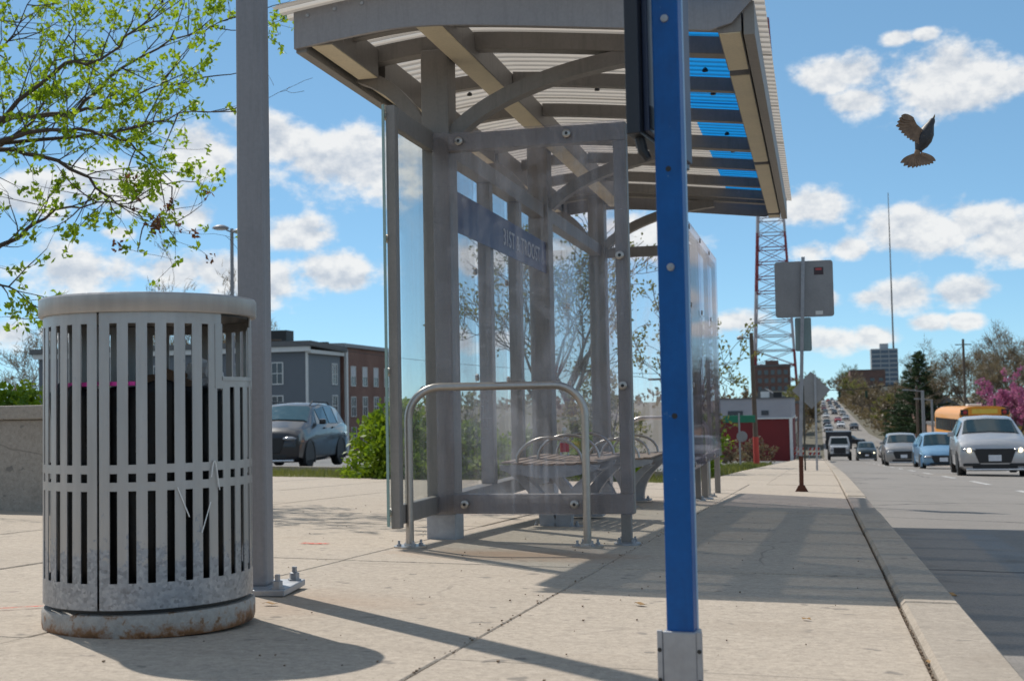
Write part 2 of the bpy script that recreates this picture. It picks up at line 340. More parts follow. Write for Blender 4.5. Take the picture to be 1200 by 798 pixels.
def brickmat(name, c1, c2, mortar, sc=1.0):
    m, t, o = new_mat(name); g = NT(t)
    P = g.n('ShaderNodeNewGeometry').outputs['Position']; s = g.n('ShaderNodeSeparateXYZ', {0: P})
    v = g.n('ShaderNodeCombineXYZ', {0: g.m('ADD', s.outputs[0], s.outputs[1]), 1: s.outputs[2]}).outputs[0]
    b_ = g.n('ShaderNodeTexBrick', {'Vector': v, 'Color1': (*c1, 1), 'Color2': (*c2, 1), 'Mortar': (*mortar, 1), 'Scale': 2.2*sc, 'Mortar Size': .012})
    cc = g.mix(g.ramp(g.noise(P, .4, 5), .3, .7), b_.outputs[0], tuple(x*.8 for x in c1))
    b = g.n('ShaderNodeBsdfPrincipled', {'Base Color': cc, 'Roughness': .9}); t.links.new(b.outputs[0], o.inputs[0]); return m

CONC = concrete('concrete', (.43, .365, .295))
CONC_D = concrete('wall_concrete', (.37, .325, .275), False, 3)
KERB = concrete('kerb_concrete', (.385, .33, .27), False, 2)
ASPH = asphalt('asphalt', (.23, .21, .19)); LOT = asphalt('lot_asphalt', (.17, .165, .16))
DIRT = pmat('joint_dirt', (.10, .08, .062), .95, var=.3, scale=20, bump=.003)
EARTH = pmat('earth', (.105, .095, .06), .95, var=.35, scale=.08, fine=3, c2=(.13, .115, .08))
GRAYP = pmat('shelter_paint', (.23, .21, .19), .5, .1, var=.12, scale=4, bump=.0004, wear=((.36, .33, .30), .67), grime=.5)
BEIGE = pmat('underside_bounce_tint', (.66, .57, .40), .6, 0, var=.1, scale=3)
FASC = pmat('fascia_paint', (.27, .255, .255), .42, .1, var=.08, scale=2, wear=((.42, .40, .38), .70), grime=.4)
STEEL = pmat('stainless', (.42, .39, .36), .32, .9, var=.1, scale=5)
GALV = pmat('galvanised', (.34, .35, .37), .5, .6, var=.16, scale=14, bump=.0006, fine=40)
POLEG = pmat('pole_grey', (.24, .235, .245), .5, .1, var=.10, scale=2.5, bump=.0003, wear=((.36, .34, .31), .71), grime=.4)
CAN = canmat('can_paint', (.405, .39, .378)); 
def rustmat(name):
    m, t, o = new_mat(name); g = NT(t)
    P = g.n('ShaderNodeTexCoord').outputs['Object']; z = g.n('ShaderNodeSeparateXYZ', {0: P}).outputs[2]
    n = g.noise(P, 11, 8, .72); n2 = g.noise(P, 45, 5, .7); n3 = g.noise(P, 22, 6, .75)
    galv = g.mix(g.ramp(n2, .3, .7), (.27, .25, .225), (.40, .375, .34))
    f = g.m('ADD', g.m('MULTIPLY', z, -9.0), g.m('MULTIPLY', n, 2.2))
    cc = g.mix(g.ramp(f, .72, 1.02), galv, (.22, .10, .038)); cc = g.mix(g.ramp(f, 1.02, 1.2), cc, (.045, .020, .011))
    cc = g.mix(g.m('MULTIPLY', g.ramp(n3, .60, .64), .9), cc, (.05, .022, .012)); cc = g.mix(g.m('MULTIPLY', g.ramp(n3, .53, .60), .5), cc, (.26, .13, .05))
    b = g.n('ShaderNodeBsdfPrincipled', {'Base Color': cc, 'Roughness': .75})
    t.links.new(g.n('ShaderNodeBump', {'Strength': .6, 'Distance': .003, 'Height': n3}).outputs[0], b.inputs['Normal'])
    t.links.new(b.outputs[0], o.inputs[0]); return m
RUST = rustmat('rusty_base')
BLACKP = pmat('black_plastic', (.003, .003, .0035), .45, 0, var=.3, scale=10, bump=.004, fine=18, spec=.25)
BLACKM = pmat('black_metal', (.018, .02, .026), .35, .2, var=.2)
NAVY = pmat('navy', (.012, .02, .05), .4, 0, var=.2)
BLUE = pmat('blue_paint', (.0, .080, .285), .45, 0, var=.18, scale=11, coat=.05, spec=.3, wear=((.20, .34, .36), .665), grime=.55)
BAND = pmat('sign_blue', (.014, .028, .10), .45)
WHITE = pmat('white_paint', (.74, .74, .72), .55, var=.06)
OFFW = pmat('trim_white', (.62, .62, .60), .6, var=.08)
PINK = pmat('pink_plastic', (.75, .05, .38), .5); PAPER = pmat('paper', (.68, .67, .66), .8, var=.1)
BROWN = pmat('brown_board', (.20, .12, .07), .8)
def spraymat(name, c):
    m, t, o = new_mat(name); g = NT(t); P = g.n('ShaderNodeNewGeometry').outputs['Position']
    k = g.ramp(g.m('ADD', g.noise(P, 55, 5, .7), g.m('MULTIPLY', g.noise(P, 7, 3), .4)), .58, .86)
    t.links.new(g.n('ShaderNodeMixShader', {0: g.m('MULTIPLY', k, .85), 1: g.n('ShaderNodeBsdfTransparent').outputs[0], 2: g.n('ShaderNodeBsdfDiffuse', {'Color': (*c, 1)}).outputs[0]}).outputs[0], o.inputs[0]); return m
REDP = spraymat('red_spray', (.60, .07, .05))
PANE = panemat('hazy_pane', (.965, .955, .97), .125, (.84, .83, .87), 2.6); PANE_R = panemat('wind_pane', (.90, .88, .92), .16, (.50, .47, .54), 3.5, .5)
PANE2 = panemat('clear_pane', (.965, .985, .98), .045, (.70, .75, .76), 3)
GEDGE = pmat('glass_edge', (.25, .36, .33), .2, var=.1)
SHEET = sheetmat('roof_sheet'); SHEET_D = sheetmat('dark_roof_sheet', .52)
WOODS = pmat('bench_slat', (.27, .20, .155), .7, 0, var=.2, scale=10)
BARK = pmat('bark', (.075, .058, .045), .9, var=.3, scale=8, bump=.004)
BARKG = pmat('bark_grey', (.13, .105, .085), .9, var=.25, scale=3)
LEAF = leafmat('spring_leaf', (.18, .32, .014), (.34, .46, .03), .58, 3)
LEAFB = leafmat('shrub_leaf', (.09, .19, .012), (.27, .36, .02), .4, 2.5)
LEAFR = leafmat('red_leaf', (.16, .06, .03), (.20, .09, .04), .4)
PINE = leafmat('pine_needles', (.018, .05, .02), (.065, .105, .04), .2, .5)
BUDL = leafmat('bud_leaf', (.16, .17, .04), (.22, .22, .07), .4, .6)
TWIG = leafmat('twig_haze', (.15, .11, .075), (.21, .165, .09), .3, .3)
REDBUD = leafmat('redbud_bloom', (.38, .10, .26), (.52, .19, .37), .4, .8)
GRASS = leafmat('grass_blade', (.10, .14, .03), (.22, .22, .06), .35, .6)
TYRE = pmat('tyre', (.018, .018, .019), .85, var=.2); RIM = pmat('rim', (.35, .36, .38), .35, .8)
CGLASS = pmat('car_glass', (.018, .035, .042), .08, 0, var=.15, scale=3, spec=.35)
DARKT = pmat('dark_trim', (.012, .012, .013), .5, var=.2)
CHROME = pmat('chrome', (.62, .63, .65), .2, .9)
HLAMP = emit('lit_headlamp', (1, .86, .58), 2.6); HGLASS = pmat('lamp_glass', (.33, .34, .36), .15, .3)
PLATE = pmat('plate', (.62, .63, .66), .5)
WPANE = pmat('window_pane', (.045, .055, .07), .12, 0, var=.3, scale=.6, spec=.7)
BLIND = pmat('window_blind', (.55, .56, .58), .7)
YELLOW = pmat('bus_yellow', (.70, .27, .012), .45, var=.06, coat=.2)
GREENS = pmat('green_sign', (.01, .16, .09), .5)
WOODP = pmat('utility_wood', (.115, .085, .062), .9, var=.2, scale=3)
ALU = pmat('sign_aluminium', (.27, .265, .265), .5, .45, var=.14, scale=5)
REFW = pmat('painted_white', (.55, .54, .52), .8, var=.15, scale=5, wear=((.23, .21, .19), .50))
def paint(name, c, metal=.35): return pmat(name, c, .32, metal, var=.05, coat=.6)

# ------------------------------------------------------------------ ground shape
_tab = []
def _slope(y):
    if y <= 15: return -.034
    if y <= 30: return -.034 - .008*(y-15)/15
    if y <= 120: return -.042
    if y <= 190: return -.042*(1-(y-120)/70)
    if y <= 260: return .0150*(y-190)/70
    if y <= 640: return .0150
    if y <= 760: return .0150*(1-(y-640)/120)
    return 0
_z = 0.0
for i in range(0, 1000): _tab.append(_z); _z += _slope(i+.5)
def zc(y):
    if y <= 0: return -.034*max(y, -60)
    if y >= 998: return _tab[998]
    i = int(y); return _tab[i] + (_tab[i+1]-_tab[i])*(y-i)
def G(x, y): return zc(y) - .02*max(-40, min(14, x))
def grid(xs, ys, dz, fz=G):
    m = MB(); nx = len(xs)
    m.v = [(x, y, fz(x, y)+dz) for y in ys for x in xs]
    m.f = [(j*nx+i, j*nx+i+1, (j+1)*nx+i+1, (j+1)*nx+i) for j in range(len(ys)-1) for i in range(nx-1)]
    return m
def lin(a, b, n): return [a+(b-a)*i/n for i in range(n+1)]
YS = lin(-12, 60, 36)[:-1] + lin(60, 260, 40)[:-1] + lin(260, 800, 36)
tag(grid([-5000,-1500,-400,-120]+lin(-60, 40, 20)+[120,400,1500,5000], [-300,-60]+YS+[900,1000,2000,8000], -.34).build('ground', EARTH, raw=True), kind='structure')
def road_x(x, y): return .46 + (x-.46)*(1-.26*min(1, max(0, (y-150)/110)))
m = grid(lin(.46, 12.6, 8), YS, -.145); m.v = [(road_x(x, y), y, z) for x, y, z in m.v]
tag(m.build('road', ASPH, raw=True), kind='structure')
tag(grid(lin(-70, -2.2, 12), lin(23.1, 98, 24), -.10).build('parking_lot', LOT, raw=True), kind='structure')
tag(grid(lin(12.9, 16, 2), lin(-12, 190, 60), -.01).build('far_sidewalk', KERB, raw=True), kind='structure')

# sidewalk: a bed with single slabs on it
bed = tag(grid(lin(-13.3, .25, 8), lin(-2, 17.5, 10), -.03).build('sidewalk', DIRT, raw=True), kind='structure')
def slab(x0, x1, y0, y1, mat, parent, name='slab', top=0.0, drop=.09, g=.0028, dz=.0, c=.004):
    x0 += g; x1 -= g; y0 += g; y1 -= g; m = MB()
    def q(x, y, z): return (x, y, G(x, y)+top+z+dz)
    vs = [q(x0,y0,-drop),q(x1,y0,-drop),q(x1,y1,-drop),q(x0,y1,-drop),
          q(x0,y0,-c),q(x1,y0,-c),q(x1,y1,-c),q(x0,y1,-c),
          q(x0+c,y0+c,0),q(x1-c,y0+c,0),q(x1-c,y1-c,0),q(x0+c,y1-c,0)]
    fs = [(8,9,10,11)]
    for a, b in ((0,4),(4,8)):
        for i in range(4): fs.append((a+i, a+(i+1)%4, b+(i+1)%4, b+i))
    m.add(vs, fs); return m.build(name, mat, parent, raw=True)
cols_ = [(-.97, .2495)] + [(-.97-1.22*(i+1), -.97-1.22*i) for i in range(10)]
for (a, b) in cols_:
    for k in range(-2, 5):
        y0 = 5.58 + 2.44*k
        slab(a, b, y0, y0+2.44, CONC, bed, dz=rng.uniform(-.003, .003))
bed2 = tag(grid(lin(-1.75, .25, 2), lin(17.5, 130, 30), -.03).build('sidewalk_beyond', DIRT, raw=True), kind='structure')
for k in range(5, 22):
    y0 = 5.58 + 2.44*k
    for a, b in ((-.74, .2495), (-1.72, -.74)): slab(a, b, y0, y0+2.44, CONC, bed2, dz=rng.uniform(-.004, .004))
tag(grid(lin(-1.72, .235, 2), lin(59.3, 130, 20), -.005).build('far_pavement', CONC, raw=True), kind='structure')
kb = tag(grid(lin(.235, .47, 1), lin(-2, 130, 50), -.16).build('kerb', DIRT, raw=True), kind='structure')
for k in range(-2, 42):
    y0 = 4.55 + 3.05*k
    slab(.252, .455, y0, y0+3.05, KERB, kb, name='kerb_stone', top=rng.uniform(.016, .028), drop=.22, g=.003, c=.014)
kb2 = tag(grid(lin(12.6, 12.9, 1), lin(-12, 190, 60), 0).build('far_kerb', KERB, raw=True), kind='structure')
# parking lot kerb and the grass strip
pk = tag(grid([-30, -2.2], [22.6, 23.1], -.15).build('lot_kerb', DIRT, raw=True), kind='structure')
for k in range(14): slab(-30+2*k, -28+2*k, 22.75, 23.0, KERB, pk, name='kerb_stone', top=.06, drop=.25)
tag(grid(lin(-40, -1.8, 10), lin(17.5, 22.8, 5), -.04).build('verge', pmat('verge_soil', (.17, .15, .075), .95, var=.3, scale=2, fine=25), raw=True), kind='structure')
m = MB()
def blade(m, x, y, z, h, w, a, lean):
    dx, dy = math.cos(a)*w, math.sin(a)*w; lx, ly = math.cos(a+1.4)*lean, math.sin(a+1.4)*lean
    m.add([(x-dx, y-dy, z), (x+dx, y+dy, z), (x+lx, y+ly, z+h)], [(0,1,2)])
for i in range(26000):
    x = rng.uniform(-13, -1.9); y = rng.uniform(17.6, 22.6)
    if rng.random() < .3 + .4*math.sin(x*1.3)*math.sin(y*1.7): continue
    blade(m, x, y, G(x, y)-.045, rng.uniform(.03, .12), .008, rng.uniform(0, 6.3), rng.uniform(.01, .06))
for i in range(6000):
    x = rng.gauss(-2.3, .35); y = rng.uniform(23, 50)
    if x > -1.75: continue
    blade(m, x, y, G(x, y)-.1, rng.uniform(.08, .22), .02, rng.uniform(0, 6.3), rng.uniform(.01, .08))
tag(m.build('grass', GRASS, raw=True), 'patchy spring grass along the pavement edge and lot kerb', 'grass', kind='stuff')
# lane dashes on the road
def mark(name, x0, x1, y0, y1, label, group):
    n = max(1, int((y1-y0)/2)); mm = grid([x0, x1], lin(y0, y1, n), -.141)
    o = mm.build(name, REFW, raw=True); return tag(o, kind='structure')
for k in range(12): mark('lane_dash', 3.0, 3.12, 18.6+6.4*k, 21.6+6.4*k, '', '')
for k in range(2): mark('centre_line', 6.35+.25*k, 6.46+.25*k, 0, 130, '', '')
# spray marks on the slabs
def strip(name, pts, wd, dz, mat, label):
    m = MB(); n = len(pts)
    for i, (x, y) in enumerate(pts):
        a = pts[max(0, i-1)]; b = pts[min(n-1, i+1)]; dx, dy = b[0]-a[0], b[1]-a[1]; L = math.hypot(dx, dy); ww = wd*rng.uniform(.7, 1.2)
        for s in (-1, 1): m.v.append((x - s*dy/L*ww, y + s*dx/L*ww, G(x, y)+dz))
    m.f = [(2*i, 2*i+1, 2*i+3, 2*i+2) for i in range(n-1)]
    return tag(m.build(name, mat, raw=True), label, 'paint mark')
strip('paint_line', [(-3.0, 3.35), (-2.85, 3.43), (-2.7, 3.53), (-2.58, 3.63), (-2.46, 3.75)], .010, .006, REDP, 'red sprayed line on the pavement left of the litter bin')
strip('paint_line', [(-2.73, 6.35), (-2.66, 6.34), (-2.58, 6.36)], .03, .006, REDP, 'small red sprayed dash on the pavement behind the steel pole')
# crumbs, dead leaves and grit along the kerb joint
m = MB()
for i in range(1500):
    x = .2475 + rng.gauss(0, .005); y = rng.uniform(1.6, 14); s = rng.uniform(.002, .006)
    m.cbox((x, y, G(x, y)-.004), (s, s*rng.uniform(.6, 2), s*.7), None)
for i in range(420):
    x = rng.uniform(-4, .2); y = rng.uniform(2.2, 12); s = rng.uniform(.002, .006)
    if rng.random() < .35: x = -.97+rng.gauss(0, .01)
    m.cbox((x, y, G(x, y)+.003), (s, s*rng.uniform(.6, 2), s*.7), None)
tag(m.build('grit', pmat('grit', (.17, .12, .08), .9, var=.5, scale=60), raw=True), 'grit and crumbs in the kerb joint and on the slabs', 'grit', kind='stuff')
DRYL = pmat('dry_leaf', (.30, .17, .06), .8, var=.3)
leaf_spots = [(-1.83, 3.98, 'dry brown leaf just right of the litter bin base', .03), (-.62, 4.35, 'dry tan leaf on the sunlit slab left of the blue post', .03), (.26, 3.42, 'dry brown leaf lodged in the kerb joint near the bottom corner', .035), (-.06, 4.15, 'small dark leaf scrap in the middle of the sunny slabs', .02), (.58, 6.3, 'dark leaf scrap lying in the gutter', .05)]
for x, y, lb, s in leaf_spots:
    m = MB(); a = rng.uniform(0, 6); zz = G(x, y)+.004 - (.15 if x > .46 else 0)
    P = [(1.0,0,.15),(.4,.4,.0),(-.4,.4,.2),(-1,0,.05),(-.4,-.4,.25),(.4,-.4,.05)]
    m.add([(x+s*(p[0]*math.cos(a)-p[1]*math.sin(a)), y+s*(p[0]*math.sin(a)+p[1]*math.cos(a)), zz+p[2]*s) for p in P], [(0,1,5),(1,4,5),(1,2,4),(2,3,4)])
    o = m.build('dry_leaf', DRYL, raw=True); so_ = o.modifiers.new('thick', 'SOLIDIFY'); so_.thickness = .001
    tag(o, lb, 'leaf', 'fallen leaves')

# ------------------------------------------------------------------ bus shelter (level, on falling ground)
def zf(x): d = x+2.05; return 2.59 + .0115*d - .1315*math.sqrt(d*d+.0625)
SX = -2.12; PY = (7.0, 9.75, 12.45)
sh = thing('bus_shelter', 'grey steel bus shelter with arched corrugated roof and hazy clear panels', 'bus shelter', (SX, 7.0, G(SX, 7)))
def archbar(x0, x1, y0, y1, lo, hi, n=12):
    m = MB()
    for i in range(n+1):
        x = x0+(x1-x0)*i/n; z = zf(x)
        m.v += [(x,y0,z+lo),(x,y1,z+lo),(x,y1,z+hi),(x,y0,z+hi)]
    for i in range(n):
        for j in range(4): m.f.append((4*i+j, 4*i+4+j, 4*i+4+(j+1)%4, 4*i+(j+1)%4))
    m.f += [(0,3,2,1), tuple(4*n+j for j in range(4))]; return m
def P_(m, name, mat, parent=sh, **k): return m.build(name, mat, parent, world=True, **k)
for y in PY:
    m = MB(); m.box(SX-.083, SX+.083, y-.083, y+.083, G(SX, y)-.02, zf(SX)+.09); po = P_(m, 'post', GRAYP, bevel=.008)
    m = MB(); m.box(SX-.086, SX+.086, y-.086, y+.086, G(SX, y)-.02, -.052); P_(m, 'post_shoe', GALV, po, bevel=.004)
    P_(archbar(-2.58, -.43, y-.05, y+.05, .085, .185), 'rafter', GRAYP, bevel=.004)
    for (xe, ze) in ((-.95, zf(-.95)+.07), (-2.64, zf(-2.64)+.05)):       # curved braces
        s = 1 if xe > SX else -1; xs = SX + s*.083; zs = 2.14; m = MB(); n = 12; pts = []
        for i in range(n+1):
            t = i/n; a = t*math.pi/2
            x = xs + (xe-xs)*(1-math.cos(a))*.55 + (xe-xs)*t*.45; z = zs + (ze-zs)*(math.sin(a)*.7 + t*.3); pts.append((x, z))
        for i, (x, z) in enumerate(pts):
            a = pts[max(0,i-1)]; b = pts[min(n,i+1)]; dx, dz = b[0]-a[0], b[1]-a[1]; L = math.hypot(dx, dz); nx, nz = -dz/L*.042, dx/L*.042
            m.v += [(x-nx,y-.045,z-nz),(x-nx,y+.045,z-nz),(x+nx,y+.045,z+nz),(x+nx,y-.045,z+nz)]
        for i in range(n):
            for j in range(4): m.f.append((4*i+j, 4*i+4+j, 4*i+4+(j+1)%4, 4*i+(j+1)%4))
        m.f += [(0,3,2,1), tuple(4*n+j for j in range(4))]
        P_(m, 'brace', GRAYP, smooth=40)
Y0, Y1 = 6.2, 12.72
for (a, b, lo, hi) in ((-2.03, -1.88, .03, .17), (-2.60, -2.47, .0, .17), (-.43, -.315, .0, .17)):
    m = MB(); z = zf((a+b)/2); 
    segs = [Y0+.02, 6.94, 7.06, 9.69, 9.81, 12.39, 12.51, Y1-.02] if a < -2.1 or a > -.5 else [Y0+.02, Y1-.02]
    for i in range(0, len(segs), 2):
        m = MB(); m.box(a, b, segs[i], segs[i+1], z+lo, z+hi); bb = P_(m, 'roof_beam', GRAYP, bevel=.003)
        m = MB(); m.box(a+.006, b-.006, segs[i]+.004, segs[i+1]-.004, z+lo-.004, z+lo+.001); P_(m, 'bounce_strip', BEIGE, bb)  # added strip: light bounced up from the ground, put in as beige colour
for y in (6.55, 7.9, 8.8, 10.65, 11.55, 12.25): P_(archbar(-2.47, -2.035, y-.03, y+.03, .10, .185, 4), 'purlin', GRAYP); P_(archbar(-1.875, -.435, y-.03, y+.03, .10, .185, 8), 'purlin', GRAYP)
# fascias: near, far, back and road side
def fascia(y0, y1):
    m = MB(); xs = lin(-2.68, -.25, 22)
    for i, x in enumerate(xs):
        z = zf(x); t = max(0, (x+.48)/.23); lo = .17*t**2.2
        m.v += [(x,y0,z+lo),(x,y1,z+lo),(x,y1,z+.20),(x,y0,z+.20)]
    n = 22
    for i in range(n):
        for j in range(4): m.f.append((4*i+j, 4*i+4+j, 4*i+4+(j+1)%4, 4*i+(j+1)%4))
    m.f += [(0,3,2,1), tuple(4*n+j for j in range(4))]; return m
P_(fascia(Y0-.012, Y0+.012), 'fascia', FASC); P_(fascia(Y1-.012, Y1+.012), 'fascia', FASC)
m = MB(); m.box(-.305, -.25, Y0+.014, Y1-.014, zf(-.27)-.01, zf(-.27)+.16); P_(m, 'edge_gutter', GRAYP, bevel=.004)
m = MB(); m.box(-2.68, -2.62, Y0+.014, Y1-.014, zf(-2.65)-.02, zf(-2.65)+.16); P_(m, 'edge_gutter', GRAYP, bevel=.004)
# screw heads along the near fascia
m0 = MB(); m0.lathe([(.012, 0), (.010, .006), (0, .008)], 8, m=Matrix.Rotation(R(90), 4, 'X')); scr = m0.mesh('fascia_bolt', GALV, 30)
for i in range(15): link('fascia_bolt', scr, sh, loc=Vector((-2.6+i*.155, Y0-.012, zf(-2.6+i*.155)+.165)) - sh.location)
# corrugated sheets, one between each pair of frames
pitch = .088
def sheet(ya, yb, xa, xb, dz):
    m = MB(); xs = lin(xa, xb, 14); ys = []; y = ya; h = .030
    while y < yb-.02: ys += [(y, 0), (y+.046, 0), (y+.056, h), (y+.092, h)]; y += .102
    ys.append((min(y, yb+.08), 0))
    for (y, z) in ys:
        for x in xs: m.v.append((x, y, zf(x)+dz+z))
    nx = len(xs); m.f = [(j*nx+i, j*nx+i+1, (j+1)*nx+i+1, (j+1)*nx+i) for j in range(len(ys)-1) for i in range(nx-1)]
    return m
yy = [6.06, 7.36, 8.66, 9.96, 11.26, 12.80]
for i in range(5):
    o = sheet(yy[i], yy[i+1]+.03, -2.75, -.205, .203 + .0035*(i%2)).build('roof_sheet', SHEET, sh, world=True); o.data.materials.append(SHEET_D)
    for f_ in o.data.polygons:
        if (f_.index//14) % 4 == 0: f_.material_index = 1     # low pans get the darker sheet, for stronger rib stripes
    for x in (-2.3, -1.4, -.62):
        for y in ((yy[i]+yy[i+1])/2-.28, (yy[i]+yy[i+1])/2+.33): m = MB(); m.lathe([(.018, -.012), (.018, .0), (.008, .012)], 8, (x, y, zf(x)+.195)); P_(m, 'sheet_fixing', DARKT, o)
# back wall: rails, mullions, panes, name band
ZB, ZT = -.045, 2.13
def rail(x0, x1, y0, y1, z0, z1, name='rail', mat=GRAYP, b=.005): m = MB(); m.box(x0, x1, y0, y1, z0, z1); return P_(m, name, mat, bevel=b)
for (a, b) in ((6.272, 6.914), (7.086, 9.664), (9.836, 12.364)):
    hw_ = (SX-.05, SX-.005) if a < 6.5 else (SX-.05, SX+.05)
    rail(*hw_, a, b, ZB, ZB+.1, 'bottom_rail'); rail(*hw_, a, b, 2.04, 2.155, 'top_rail')
rail(SX-.055, SX-.005, 6.21, 6.27, ZB-.02, 2.155, 'stub_upright')
for y in (8.02, 8.86): rail(SX-.045, SX+.045, y-.04, y+.04, ZB+.1, 2.04, 'mullion')
def clip(p, ax, parent):
    m = MB(); rot = Matrix.Rotation(R(90), 4, 'X') if ax == 'y' else Matrix.Rotation(R(-90), 4, 'Y')
    m.lathe([(.024, -.003), (.024, .010), (.018, .014), (.009, .014), (.009, .008), (0, .008)], 16, p, rot)
    o = P_(m, 'clip', STEEL, parent, smooth=40)
    m = MB(); m.lathe([(.009, .009), (.009, .0145), (0, .0145)], 10, p, rot); P_(m, 'clip_screw', DARKT, parent); return o
def pane(x0, x1, y0, y1, z0, z1, mat, clips=()):
    m = MB(); m.box(x0, x1, y0, y1, z0, z1); o = P_(m, 'pane', mat)
    for c in clips: clip(c[:3], c[3], o)
    return o
for (a, b) in ((6.195, 7.0), (7.02, 7.99), (8.04, 8.84), (8.88, 9.72), (9.78, 11.1), (11.12, 12.5)):
    cl = [(SX-.052, yv, zv, 'x') for yv in (a+.03, b-.03) for zv in (.02, .75, 1.45, 2.1)]
    pane(SX-.068, SX-.056, a, b, -.055, 2.16, PANE2, cl)
m = MB(); m.box(SX-.0685, SX-.0555, 6.186, 6.194, -.05, 2.155); P_(m, 'pane_edge', GEDGE)
# name band with the stop's name
m = MB(); m.box(SX+.051, SX+.058, 7.09, 9.9, 1.60, 1.845); bandp = P_(m, 'name_band', BAND)
fc = bpy.data.curves.new('lettering', 'FONT'); fc.body = '31ST & TROOST'; fc.size = .165; fc.extrude = .0015; fc.space_character = 1.08
fo = bpy.data.objects.new('lettering_curve', fc); col.objects.link(fo); bpy.context.view_layer.update()
lm = bpy.data.meshes.new_from_object(fo.evaluated_get(bpy.context.evaluated_depsgraph_get())); bpy.data.objects.remove(fo)
lm.materials.clear(); lm.materials.append(pmat('letter_white', (.50, .51, .54), .6, var=.15))
xsn = [v.co.x for v in lm.vertices]; w_ = max(xsn)-min(xsn); k = 1.15/w_
lt = link('lettering', lm, bandp); lt.matrix_local = Matrix.Translation(Vector((SX+.060, 8.27, 1.662)) - sh.location - Vector(bandp.location) if False else Vector((SX+.060, 8.27, 1.662))) @ Matrix(((0,0,1,0),(k,0,0,0),(0,1.0,0,0),(0,0,0,1)))
# near end screen
def endscreen(y, side, xr=-1.0):
    ya, yb = (y-.07, y-.0) 
    rail(SX+.084, xr, ya, yb, ZB, ZB+.11, 'bottom_rail'); rail(SX+.084, xr, ya, yb, 2.03, ZT, 'top_rail'); rail(xr-.075, xr, ya+.002, yb-.002, ZB+.11, 2.03, 'end_upright')
    yp = ya-.022 if side < 0 else yb+.008
    yc = yp-.002
    cl = [(x, yc, z, 'y') for x, z in ((SX+.16, ZB+.055), (-1.33, ZB+.055), (SX+.16, 2.08), (-1.33, 2.08), (-1.045, 1.38), (-1.045, .66), (SX-.07, .66))] if side < 0 else []
    pane(SX+.0, xr-.004, yp, yp+.013, ZB-.004, ZT+.006, PANE, cl)
    gx = xr-.05; gz = G(gx, y)
    m = MB(); m.box(gx-.028, gx+.028, y-.063, y-.007, gz, ZB); ft = P_(m, 'foot', GRAYP, bevel=.003)
    m = MB(); m.lathe([(.075, 0), (.075, .012), (.03, .016)], 20, (gx, y-.035, gz)); P_(m, 'foot_flange', GALV, ft, smooth=40)
    for a in range(4):
        m = MB(); m.lathe([(.012, 0), (.012, .018), (.006, .02), (.006, .03)], 6, (gx+.055*math.cos(a*1.57+.78), y-.035+.055*math.sin(a*1.57+.78), gz+.012)); P_(m, 'anchor_bolt', GALV, ft)
endscreen(6.95, -1); endscreen(12.52, 1, -1.13)
# road-side wind screen of the far bay: three panes on a rail with one foot
XF = -1.11
for i in range(3):
    a = 11.45 + i*1.07
    pane(XF-.007, XF+.007, a, a+1.05, ZB, 2.21, PANE_R, [(XF+.009, a+.05, z, 'x') for z in (.0, .72, 1.45, 2.17)])
    rail(XF-.055, XF-.012, a+1.05-.02, a+1.05+.02, .0, 2.15, 'mullion')
rail(XF-.055, XF-.012, 11.45, 14.6, -.03, .03, 'bottom_rail'); rail(XF-.055, XF-.012, 11.45, 14.6, 2.1, 2.16, 'top_rail')
m = MB(); gz = G(XF, 12.77); m.box(XF-.06, XF, 12.74, 12.80, gz, -.03); ft = P_(m, 'foot', GRAYP)
m = MB(); m.lathe([(.085, 0), (.085, .014), (.03, .018)], 16, (XF-.03, 12.77, gz)); P_(m, 'foot_flange', GALV, ft)
m = MB(); gz = G(XF, 14.4); m.box(XF-.06, XF, 14.37, 14.43, gz, -.03); P_(m, 'foot', GRAYP)

# ------------------------------------------------------------------ leaning rails
def lean_rail(x0, y0, x1, y1, h, label):
    r = thing('leaning_rail', label, 'rail', (x0, y0, G(x0, y0)), group='stainless leaning rails')
    m = MB(); c = .17; d = Vector((x1-x0, y1-y0, 0)); L = d.length; d.normalize(); pts = []
    z0 = G(x0, y0); z1 = G(x1, y1); zt = max(z0, z1)+h
    pts.append(Vector((x0, y0, z0)))
    for i in range(9): a = math.pi/2*i/8; pts.append(Vector((x0, y0, zt-c)) + d*(c-c*math.cos(a)) + Vector((0,0,c*math.sin(a))))
    for i in range(9): a = math.pi/2*i/8; pts.append(Vector((x1, y1, zt-c)) - d*(c-c*math.sin(a)) + Vector((0,0,c*math.cos(a))))
    pts.append(Vector((x1, y1, z1)))
    m.tube(pts, .0215, 14); P_(m, 'hoop', STEEL, r, smooth=50)
    for (x, y) in ((x0, y0), (x1, y1)):
        z = G(x, y); m = MB(); m.lathe([(.085, 0), (.085, .010), (.032, .013), (.03, .02)], 24, (x, y, z+.001)); fl = P_(m, 'flange', STEEL, r, smooth=35)
        for k in range(4):
            a = k*math.pi/2+.6; m = MB(); m.lathe([(.013, 0), (.013, .012), (.007, .012), (.007, .03)], 6, (x+.06*math.cos(a), y+.06*math.sin(a), z+.010)); P_(m, 'anchor_bolt', GALV, fl)
lean_rail(-2.11, 6.32, -1.225, 6.66, .84, 'bent stainless leaning rail in front of the hazy end panel')
lean_rail(-2.0, 13.35, -1.15, 13.35, .82, 'distant leaning rail half hidden behind the blue post')

